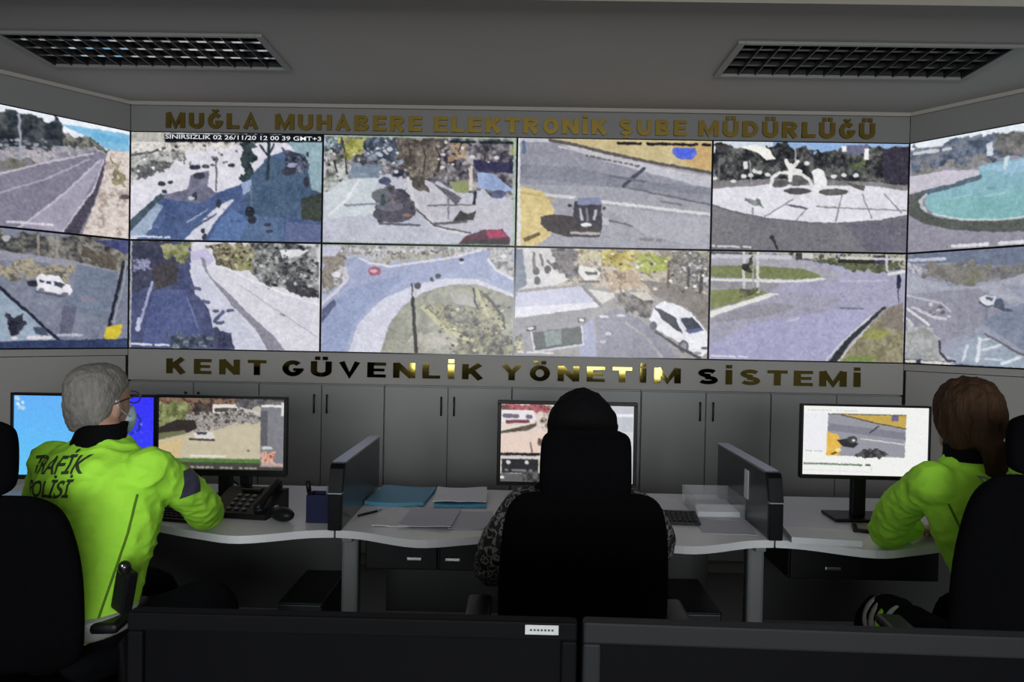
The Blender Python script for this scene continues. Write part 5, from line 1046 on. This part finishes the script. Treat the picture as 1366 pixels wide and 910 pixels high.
chair((1.375, 2.10, 0), math.radians(-4), 'black office chair behind the woman with brown hair at the right edge', bw=.268, top=1.165, hr=(.145, 1.165, 1.315), ybk=-.20)

# ------------------------------------------------------------------ people
def fold(amp, sc, seed, extra=None):
    o = Vector((seed*3.1, seed*1.7, seed*.9))
    def d(p):
        q = p*sc+o
        v = amp*(noise.noise(q)*.8+noise.noise(q*2.3)*.45)
        r_ = 1-abs(noise.noise(Vector((q.x*1.3, q.y*1.3, q.z*2.4))+o*2))
        v += amp*.9*(r_**3-.45)
        return v+(extra(p) if extra else 0)
    return d

class Fig:
    """joint positions of a seated figure"""
    def __init__(s, hip, chest, neck, yaw, head, head_yaw, head_pitch=0, sh=.175, sh_z=None):
        s.hip, s.chest, s.neck = Vector(hip), Vector(chest), Vector(neck)
        a = math.radians(yaw); s.f = Vector((math.sin(a), math.cos(a), 0)); s.r = Vector((math.cos(a), -math.sin(a), 0))
        s.head = Vector(head); b = math.radians(head_yaw); s.hf = Vector((math.sin(b), math.cos(b), 0)); s.hr = Vector((math.cos(b), -math.sin(b), 0))
        s.up = (Vector((0, 0, 1))-s.hf*math.sin(math.radians(-head_pitch))).normalized()
        s.hf = (s.hf-s.up*s.hf.dot(s.up)).normalized()
    def H(s, x, y, z): return s.head+s.hr*x+s.hf*y+s.up*z
def torso(mb, F, W, g=1.0, top=True):
    """W: (height fraction hip..neck, half width, half depth, forward shift)"""
    secs = []
    for t, hw, hd, fs in W:
        if t <= .55: c = F.hip.lerp(F.chest, t/.55)
        else: c = F.chest.lerp(F.neck, (t-.55)/.45)
        secs.append((c+F.f*fs, F.r*hw*g, F.f*hd*g))
    mb.loft(secs, seg=30, power=2.5, sub=4)
def head_shape(mb, F, k=1.0):
    secs = []
    for z, hw, y0, y1 in ((-.118, .022, .045, .085), (-.110, .040, .020, .092), (-.085, .054, -.030, .094), (-.055, .062, -.068, .092), (-.02, .070, -.090, .093), (.02, .075, -.098, .090), (.055, .075, -.098, .088), (.085, .066, -.088, .076), (.108, .046, -.062, .052), (.119, .020, -.03, .024)):
        secs.append((F.H(0, (y0+y1)/2*k, z*k), F.hr*hw*k, F.hf*(y1-y0)/2*k))
    mb.loft(secs, seg=30, power=2.2, sub=3)
    mb.limb([F.H(0, .088, .012), F.H(0, .104, -.018), F.H(0, .108, -.030)], [.008, .011, .013], seg=10)          # nose
    mb.ell(F.H(0, .082, .022), F.hr*.052, F.hf*.016, F.up*.010)                                                  # brow
    mb.ell(F.H(0, .086, -.066), F.hr*.024, F.hf*.012, F.up*.006); mb.ell(F.H(0, .085, -.076), F.hr*.021, F.hf*.012, F.up*.006)   # lips
    for s in (-1, 1):
        mb.ell(F.H(s*.074, -.010, -.008), F.hr*.010+F.hf*(-.004), F.hf*.019, F.up*.031)                          # ears
        mb.ell(F.H(s*.078, -.016, -.004), F.hr*.008, F.hf*.012, F.up*.026)
def hand(mb, wrist, d, n, side, curl=.35, k=1.0):
    """palm and five fingers: d points to the fingertips, n is the back of the hand, side +1 puts the thumb on d x n"""
    d, n = Vector(d).normalized(), Vector(n); n = (n-d*n.dot(d)).normalized(); x = d.cross(n)*side; w_ = Vector(wrist)
    mb.loft([(w_-d*.03, x*.026*k, n*.019*k), (w_+d*.01, x*.030*k, n*.017*k), (w_+d*.05*k, x*.040*k, n*.014*k), (w_+d*.09*k, x*.040*k, n*.011*k), (w_+d*.098*k, x*.034*k, n*.008*k)], seg=18, power=2.6, sub=3)
    for i, (off, L) in enumerate(((.031, .070), (.0105, .078), (-.0105, .072), (-.031, .056))):
        b = w_+d*(.088*k)+x*off*k; p = [b-d*.02]; a = .15; q = b
        for seg_l in (.45, .30, .25):
            p.append(q); q = q+(d*math.cos(a)-n*math.sin(a)+x*off*1.2)*L*seg_l*k; a += curl
        p.append(q); mb.limb(p, [.0088*k, .0088*k, .0082*k, .0076*k, .0066*k], seg=10, sub=3)
    b = w_+d*.025*k+x*.030*k
    mb.limb([b-x*.012, b+x*.018+d*.022, b+x*.030+d*.050-n*.006, b+x*.032+d*.072-n*.012], [.013*k, .0115*k, .0095*k, .0075*k], seg=10, sub=3)

def person(F, label, W, armL, armR, arm_r, skin, legs, jacket_mat, jname, hem_extra=None, fseed=1, hand_k=1.0, body_mat=None):
    """builds the body as one mesh, then the clothes on top of it"""
    body = MB(); torso(body, F, W, .86); body.limb([F.neck-F.f*.0-Vector((0, 0, .05)), F.neck+Vector((0, 0, .02)), F.H(0, -.022, -.055)], [.055, .052, .055], seg=16)
    head_shape(body, F)
    for A in (armL, armR): body.limb(A, [r_*.72 for r_ in arm_r], seg=14)
    for hipj, knee, ank in legs:
        hipj, knee, ank = Vector(hipj), Vector(knee), Vector(ank)
        body.limb([hipj, hipj.lerp(knee, .5), knee, knee.lerp(ank, .4), ank], [.075, .066, .050, .047, .034], seg=14)
    bm = remesh(body, .0065, 4)
    hb = []
    for A, sd in ((armL, -1), (armR, 1)):
        h = MB(); d = (Vector(A[-1])-Vector(A[-2])).normalized(); d = (d+Vector((0, 0, -.15))).normalized(); hand(h, Vector(A[-1])+d*.012, d, (0, 0, 1), sd*-1, .38, hand_k); hb.append(remesh(h, .0028, 3))
    root = obj('person', join_meshes('person', [bm]+hb, [skin]*3)); tag(root, label, 'person')
    # jacket
    j = MB(); torso(j, F, W, 1.0)
    for A in (armL, armR): j.limb(A, arm_r, seg=18)
    for A in (armL, armR):   # shoulder cap
        j.ell(Vector(A[0])-Vector((0, 0, .008)), F.r*arm_r[0]*1.0, F.f*arm_r[0]*1.12, Vector((0, 0, arm_r[0]*.92)))
    jm = remesh(j, .007, 16, fold(.0065, 13.0, fseed, hem_extra)); jo = obj(jname, withmat(jm, jacket_mat), root)
    # trousers and shoes
    tr = MB()
    for hipj, knee, ank in legs:
        hipj, knee, ank = Vector(hipj), Vector(knee), Vector(ank)
        tr.limb([hipj, hipj.lerp(knee, .5), knee, knee.lerp(ank, .5), ank+(knee-ank)*.06], [.098, .086, .068, .064, .058], seg=16)
    tr.ell(F.hip+Vector((0, 0, .02)), F.r*.185, F.f*.13, (0, 0, .10))
    obj('trousers', withmat(remesh(tr, .009, 6, fold(.005, 12, fseed+5)), M_navy), root)
    for hipj, knee, ank in legs:
        a = Vector(ank); s_ = MB(); a.z = 0
        s_.loft([(a-F.f*.07+Vector((0, 0, .045)), F.r*.030, (0, 0, .043)), (a-F.f*.03+Vector((0, 0, .055)), F.r*.038, (0, 0, .054)), (a+F.f*.06+Vector((0, 0, .040)), F.r*.042, (0, 0, .039)), (a+F.f*.15+Vector((0, 0, .030)), F.r*.044, (0, 0, .029)), (a+F.f*.20+Vector((0, 0, .022)), F.r*.026, (0, 0, .020))], seg=18, power=2.6, sub=3)
        s_.build('shoe', M_black, root, smooth=True)
    # eyes
    for s in (-1, 1):
        e = MB().ell(F.H(s*.031, .082, .002), F.hr*.012, F.hf*.010, F.up*.009).build('eye', mat('eye_white', (.6, .58, .56), .2), root, smooth=True)
        MB().ell(F.H(s*.031, .0895, .002), F.hr*.005, F.hf*.004, F.up*.005).build('iris', M_black, e, smooth=True)
    return root, jo, jm
def bvh_of(me): return BVHTree.FromPolygons([v.co.copy() for v in me.vertices], [list(p.vertices) for p in me.polygons])
def decal(me_flat, tree, origin, right, upv, direction, m_, name, parent, lift=.0018, fine=.012, maxd=.5):
    """lays a flat mark (x right, y up) on a curved surface by casting along direction"""
    bm = bmesh.new(); bm.from_mesh(me_flat); bmesh.ops.triangulate(bm, faces=bm.faces[:])
    for _ in range(4):
        es = [e for e in bm.edges if e.calc_length() > fine]
        if not es: break
        bmesh.ops.subdivide_edges(bm, edges=es, cuts=1); bmesh.ops.triangulate(bm, faces=bm.faces[:])
    bad = []
    for v in bm.verts:
        o = origin+right*v.co.x+upv*v.co.y; h, n, i, dd = tree.ray_cast(o-direction*.25, direction, maxd)
        if h is None: bad.append(v)
        else: v.co = h-direction*lift
    bmesh.ops.delete(bm, geom=bad, context='VERTS'); me = bpy.data.meshes.new(name); bm.to_mesh(me); bm.free(); me.shade_smooth()
    return obj(name, withmat(me, m_), parent)
def quad(w_, h_, n=10):
    bm = bmesh.new(); bmesh.ops.create_grid(bm, x_segments=n, y_segments=n, size=.5)
    for v in bm.verts: v.co.x *= w_; v.co.y *= h_
    me = bpy.data.meshes.new('q'); bm.to_mesh(me); bm.free(); return me

# --- grey-haired man in a lime jacket
F = Fig(hip=(-1.285, 2.12, .62), chest=(-1.262, 2.22, .90), neck=(-1.285, 2.285, 1.155), yaw=15, head=(-1.314, 2.320, 1.245), head_yaw=12, head_pitch=-6)
WM = [(0, .165, .125, 0), (.08, .180, .132, 0), (.25, .178, .128, 0), (.45, .188, .130, 0), (.62, .200, .132, 0), (.78, .198, .120, -.005), (.88, .165, .100, -.008), (.95, .105, .078, -.005), (1.0, .068, .066, 0)]
shR = F.chest.lerp(F.neck, .62)+F.r*.178+Vector((0, 0, .01)); shL = F.chest.lerp(F.neck, .62)-F.r*.178+Vector((0, 0, .01))
man, mj, mjm = person(F, 'grey-haired person in a lime jacket with dark lettering on the back, seated at left', WM,
    [shL, Vector((-1.56, 2.44, .90)), Vector((-1.55, 2.60, .82)), Vector((-1.47, 2.80, .800))],
    [shR, Vector((-1.060, 2.40, .945)), Vector((-1.085, 2.57, .850)), Vector((-1.150, 2.735, .810))],
    [.066, .062, .060, .052], M_skin,
    [((-1.22, 2.13, .56), (-1.02, 2.50, .56), (-.99, 2.56, .10)), ((-1.38, 2.18, .56), (-1.28, 2.62, .56), (-1.24, 2.70, .10))], M_lime, 'jacket', fseed=2)
tree = bvh_of(mjm)
upv = (Vector((0, 0, 1))+F.f*.05).normalized(); rr_ = (F.r*math.cos(math.radians(-5))-upv*math.sin(math.radians(-5))); uu_ = (upv*math.cos(math.radians(-5))+F.r*math.sin(math.radians(-5)))
for txt, cx, cz, wid, hh in (('TRAFİK', -.066, 1.078, .225, .048), ('POLİSİ', -.070, 1.012, .195, .045)):
    me = text_mesh(txt, offset=.02, shear=.12); xs_ = [v.co.x for v in me.vertices]; X0_, X1_ = min(xs_), max(xs_)
    me.transform(Matrix.Translation((-(X0_+X1_)/2, -.35, 0))); me.transform(Matrix.Diagonal((wid/(X1_-X0_), hh/.7, 1, 1)))
    c_ = F.chest.lerp(F.neck, .5)+F.r*cx; c_.z = cz
    tag(decal(me, tree, c_, rr_, uu_, F.f, M_print, 'back_lettering', mj), label='dark lettering', kind='stuff')
# side seam, shoulder patch, reflective hem, collar, radio
def seam(tree, pts, m_, parent, name='seam', r_=.0032):
    P = []
    for p, d in pts:
        h, n, i, dd = tree.ray_cast(Vector(p)-Vector(d)*.3, Vector(d), .6)
        if h: P.append(h-Vector(d)*.0025)
    if len(P) > 2: MB().limb(P, [r_]*len(P), seg=6, sub=1).build(name, m_, parent, smooth=True)
sd_ = (F.f*.75-F.r*.55).normalized()
seam(tree, [(F.hip.lerp(F.chest, t)+F.r*(.095+.03*t)+Vector((0, 0, 0)), sd_) for t in np.linspace(.12, 1, 22)]+[(F.chest.lerp(F.neck, t)+F.r*(.125+.06*t), sd_) for t in np.linspace(.05, .4, 8)], M_limedark, mj)
mid = Vector((-1.05, 2.33, 1.0)); sdp = Vector((-.80, .55, -.25)).normalized()
decal(quad(.075, .085), tree, mid, (Vector((0, 1, 0))-sdp*sdp.y).normalized(), Vector((0, 0, 1)), sdp, M_patch, 'shoulder_patch', mj, .003)
cl = MB(); cl.loft([(F.neck+F.f*-.012+Vector((0, 0, -.030)), F.r*.082, F.f*.076), (F.neck+F.f*-.006+Vector((0, 0, .005)), F.r*.070, F.f*.070), (F.neck+F.f*.006+Vector((0, 0, .034)), F.r*.066, F.f*.066)], seg=26, power=2.2, sub=4); cl.build('collar', M_blackcloth, mj, smooth=True)
hm = MB(); hc = F.hip+Vector((0, 0, .012))
hm.loft([(hc+Vector((0, 0, .0)), F.r*.184, F.f*.142), (hc+Vector((0, 0, .012)), F.r*.190, F.f*.146), (hc+Vector((0, 0, .045)), F.r*.191, F.f*.147), (hc+Vector((0, 0, .057)), F.r*.186, F.f*.143)], seg=40, power=2.5, sub=2); hm.build('reflective_hem', M_refl, mj, smooth=True)
rp = Vector((-1.082, 2.045, .775))
rd = MB().cbox(-.027, .027, -.018, .018, -.075, .045, .007); rd.xf(Matrix.Translation(rp) @ Matrix.Rotation(math.radians(-30), 4, 'Z') @ Matrix.Rotation(math.radians(14), 4, 'Y')); ro = rd.build('radio', M_black, man)
MB().ell(rp+Vector((.004, -.012, .052)), (.018, 0, 0), (0, .016, 0), (0, 0, .020)).build('radio_knob', M_gloss, ro, smooth=True); MB().ell(rp+Vector((.004, -.026, .060)), (.005, 0, 0), (0, .003, 0), (0, 0, .006)).build('radio_light', M_metal, ro, smooth=True)
# hair, ears stay free, glasses, mask
hr_ = MB()
hr_.loft([(F.H(0, -.070, -.072), F.hr*.048, F.hf*.022), (F.H(0, -.062, -.045), F.hr*.064, F.hf*.036), (F.H(0, -.048, -.010), F.hr*.074, F.hf*.056), (F.H(0, -.030, .022), F.hr*.080, F.hf*.074), (F.H(0, -.012, .056), F.hr*.081, F.hf*.093), (F.H(0, -.010, .088), F.hr*.073, F.hf*.088), (F.H(0, -.010, .112), F.hr*.056, F.hf*.066), (F.H(0, -.010, .126), F.hr*.028, F.hf*.034)], seg=34, power=2.25, sub=4)
obj('hair', withmat(remesh(hr_, .005, 4, lambda p: .0028*noise.noise(p*60)+.0022*noise.noise(Vector((p.x*190, p.y*190, p.z*70)))), M_greyhair), man)
g = MB()
for s in (-1, 1):
    g.limb([F.H(s*.082, -.03, .008), F.H(s*.080, .03, .014), F.H(s*.072, .098, .012)], [.0022]*3, seg=6, sub=3)
    ring_ = [F.H(s*(.034+.026*math.cos(q)), .106, .002+.020*math.sin(q)) for q in [2*math.pi*i/14 for i in range(15)]]; g.limb(ring_, [.0018]*15, seg=6, sub=1)
g.limb([F.H(-.009, .107, .006), F.H(0, .111, .010), F.H(.009, .107, .006)], [.002]*3, seg=6, sub=3); tag(g.build('glasses', M_gloss, man, smooth=True), kind='stuff')
mk = MB(); mk.loft([(F.H(0, .066, -.105), F.hr*.040, F.hf*.034), (F.H(0, .062, -.085), F.hr*.058, F.hf*.044), (F.H(0, .060, -.055), F.hr*.066, F.hf*.050), (F.H(0, .070, -.026), F.hr*.050, F.hf*.045)], seg=26, power=2.3, sub=4); mo = mk.build('face_mask', M_mask, man, smooth=True)
for s in (-1, 1): MB().limb([F.H(s*.064, .05, -.05), F.H(s*.076, .015, -.030), F.H(s*.083, -.018, -.006), F.H(s*.078, -.022, .018)], [.002]*4, seg=6, sub=3).build('ear_loop', mo.data.materials[0], mo, smooth=True)

# --- woman in a black headscarf and leopard-print cardigan
F = Fig(hip=(.18, 2.19, .56), chest=(.185, 2.25, .82), neck=(.185, 2.28, 1.055), yaw=0, head=(.188, 2.305, 1.185), head_yaw=0, head_pitch=-6)
WW = [(0, .175, .125, 0), (.15, .170, .125, 0), (.35, .165, .120, 0), (.55, .175, .128, 0), (.75, .180, .115, 0), (.87, .150, .095, 0), (.95, .095, .072, 0), (1.0, .062, .060, 0)]
sL = F.chest.lerp(F.neck, .60)-F.r*.165; sR = F.chest.lerp(F.neck, .60)+F.r*.165
wom, wj, wjm = person(F, 'person in a black headscarf and leopard-print top, seated in the middle', WW,
    [sL, Vector((-.060, 2.27, .84)), Vector((-.075, 2.36, .745)), Vector((-.02, 2.56, .775)), Vector((.06, 2.70, .785))],
    [sR, Vector((.420, 2.33, .88)), Vector((.445, 2.43, .80)), Vector((.42, 2.60, .79)), Vector((.40, 2.72, .788))],
    [.066, .060, .058, .050, .042], M_skin,
    [((.26, 2.20, .54), (.30, 2.62, .55), (.30, 2.66, .10)), ((.10, 2.20, .54), (.06, 2.62, .55), (.06, 2.66, .10))], M_leopard, 'cardigan', fseed=4, hand_k=.92)
hj = MB()
hj.loft([(F.H(0, .00, -.185), F.hr*.150, F.hf*.105), (F.H(0, -.004, -.150), F.hr*.120, F.hf*.100), (F.H(0, -.008, -.105), F.hr*.094, F.hf*.092), (F.H(0, -.014, -.05), F.hr*.096, F.hf*.100), (F.H(0, -.020, .0), F.hr*.105, F.hf*.104), (F.H(0, -.022, .05), F.hr*.104, F.hf*.104), (F.H(0, -.024, .095), F.hr*.084, F.hf*.090), (F.H(0, -.024, .128), F.hr*.050, F.hf*.056), (F.H(0, -.024, .143), F.hr*.018, F.hf*.022)], seg=34, power=2.2, sub=4)
obj('headscarf', withmat(remesh(hj, .006, 6, fold(.004, 16, 9)), M_blackcloth), wom)

# --- woman with brown hair in a lime jacket
F = Fig(hip=(1.45, 2.10, .58), chest=(1.418, 2.25, .88), neck=(1.390, 2.34, 1.145), yaw=-14, head=(1.400, 2.375, 1.250), head_yaw=6, head_pitch=-8)
WR = [(0, .150, .115, 0), (.12, .140, .112, 0), (.3, .132, .108, 0), (.5, .152, .115, 0), (.66, .172, .118, 0), (.80, .170, .106, 0), (.89, .140, .090, 0), (.95, .090, .070, 0), (1.0, .060, .060, 0)]
sL = F.chest.lerp(F.neck, .68)-F.r*.155; sR = F.chest.lerp(F.neck, .68)+F.r*.155
rw, rj, rjm = person(F, 'person with brown ponytail in a lime jacket leaning on the right desk', WR,
    [sL, Vector((1.258, 2.45, .960)), Vector((1.296, 2.640, .822)), Vector((1.37, 2.72, .808)), Vector((1.44, 2.76, .803))],
    [sR, Vector((1.62, 2.46, .93)), Vector((1.66, 2.60, .84)), Vector((1.64, 2.70, .806)), Vector((1.60, 2.78, .800))],
    [.068, .064, .062, .058, .048], M_skin,
    [((1.50, 2.16, .53), (1.52, 2.60, .55), (1.52, 2.66, .10)), ((1.36, 2.14, .53), (1.24, 2.56, .55), (1.22, 2.62, .10))], M_lime, 'jacket', fseed=7, hand_k=.92)
tree = bvh_of(rjm)
upv = (Vector((0, 0, 1))+F.f*.25).normalized()
me = text_mesh('POLİS', offset=.02); xs_ = [v.co.x for v in me.vertices]; X0_, X1_ = min(xs_), max(xs_)
me.transform(Matrix.Translation((-(X0_+X1_)/2, -.35, 0))); me.transform(Matrix.Diagonal((.17/(X1_-X0_), .036/.7, 1, 1)))
c_ = F.chest.lerp(F.neck, .74)+F.r*.025
tag(decal(me, tree, c_, F.r, upv, F.f, M_greyprint, 'back_lettering', rj), label='grey lettering', kind='stuff')
sd_ = (F.f*.8+F.r*.5).normalized()
seam(tree, [(F.hip.lerp(F.chest, t)-F.r*(.075+.02*t), sd_) for t in np.linspace(.2, 1, 22)]+[(F.chest.lerp(F.neck, t)-F.r*(.095+.07*t), sd_) for t in np.linspace(.05, .5, 8)], M_limedark, rj)
cl = MB(); cl.loft([(F.neck+F.f*-.010+Vector((0, 0, -.020)), F.r*.076, F.f*.072), (F.neck+Vector((0, 0, .010)), F.r*.066, F.f*.066), (F.neck+F.f*.008+Vector((0, 0, .026)), F.r*.062, F.f*.062)], seg=26, power=2.2, sub=4); cl.build('collar', M_blackcloth, rj, smooth=True)
hm = MB(); hc = F.hip+Vector((0, 0, .01)); hm.loft([(hc, F.r*.156, F.f*.122), (hc+Vector((0, 0, .05)), F.r*.152, F.f*.120)], seg=40, power=2.5, sub=2); hm.build('belt', M_black, rw, smooth=True)
hp_, kn_ = Vector((1.36, 2.14, .53)), Vector((1.24, 2.56, .55)); ax_ = (kn_-hp_).normalized(); sx1 = ax_.cross(Vector((0, 0, 1))).normalized(); sx2 = sx1.cross(ax_)
for k in range(4):
    c_ = hp_.lerp(kn_, .74+.075*k); r_ = .086-.004*k
    MB().loft([(c_, sx1*r_, sx2*r_), (c_+ax_*.008, sx1*r_*1.01, sx2*r_*1.01), (c_+ax_*.016, sx1*r_, sx2*r_)], seg=22, power=2, sub=1).build('trouser_stripe', M_lime if k == 1 else M_refl, rw, smooth=True)
h_ = MB()
h_.loft([(F.H(0, -.060, -.092), F.hr*.050, F.hf*.036), (F.H(0, -.052, -.066), F.hr*.078, F.hf*.058), (F.H(0, -.040, -.03), F.hr*.094, F.hf*.078), (F.H(0, -.026, .01), F.hr*.100, F.hf*.094), (F.H(0, -.018, .05), F.hr*.097, F.hf*.104), (F.H(0, -.016, .088), F.hr*.082, F.hf*.094), (F.H(0, -.018, .116), F.hr*.056, F.hf*.066), (F.H(0, -.018, .132), F.hr*.024, F.hf*.030)], seg=34, power=2.2, sub=4)
h_.ell(F.H(-.004, -.118, -.020), F.hr*.046, F.hf*.040, F.up*.050)
h_.limb([F.H(-.002, -.125, -.02), F.H(.018, -.150, -.06), F.H(.026, -.150, -.11), F.H(.022, -.142, -.16)], [.034, .036, .030, .012], seg=14)
obj('hair', withmat(remesh(h_, .0055, 4, lambda p: .006*noise.noise(Vector((p.x*55, p.y*55, p.z*18)))+.003*noise.noise(Vector((p.x*150, p.y*150, p.z*40)))), M_brownhair), rw)
MB().ell(F.H(.002, -.128, -.030), F.hr*.038, F.hf*.038, F.up*.010).build('hair_tie', M_black, rw, smooth=True)
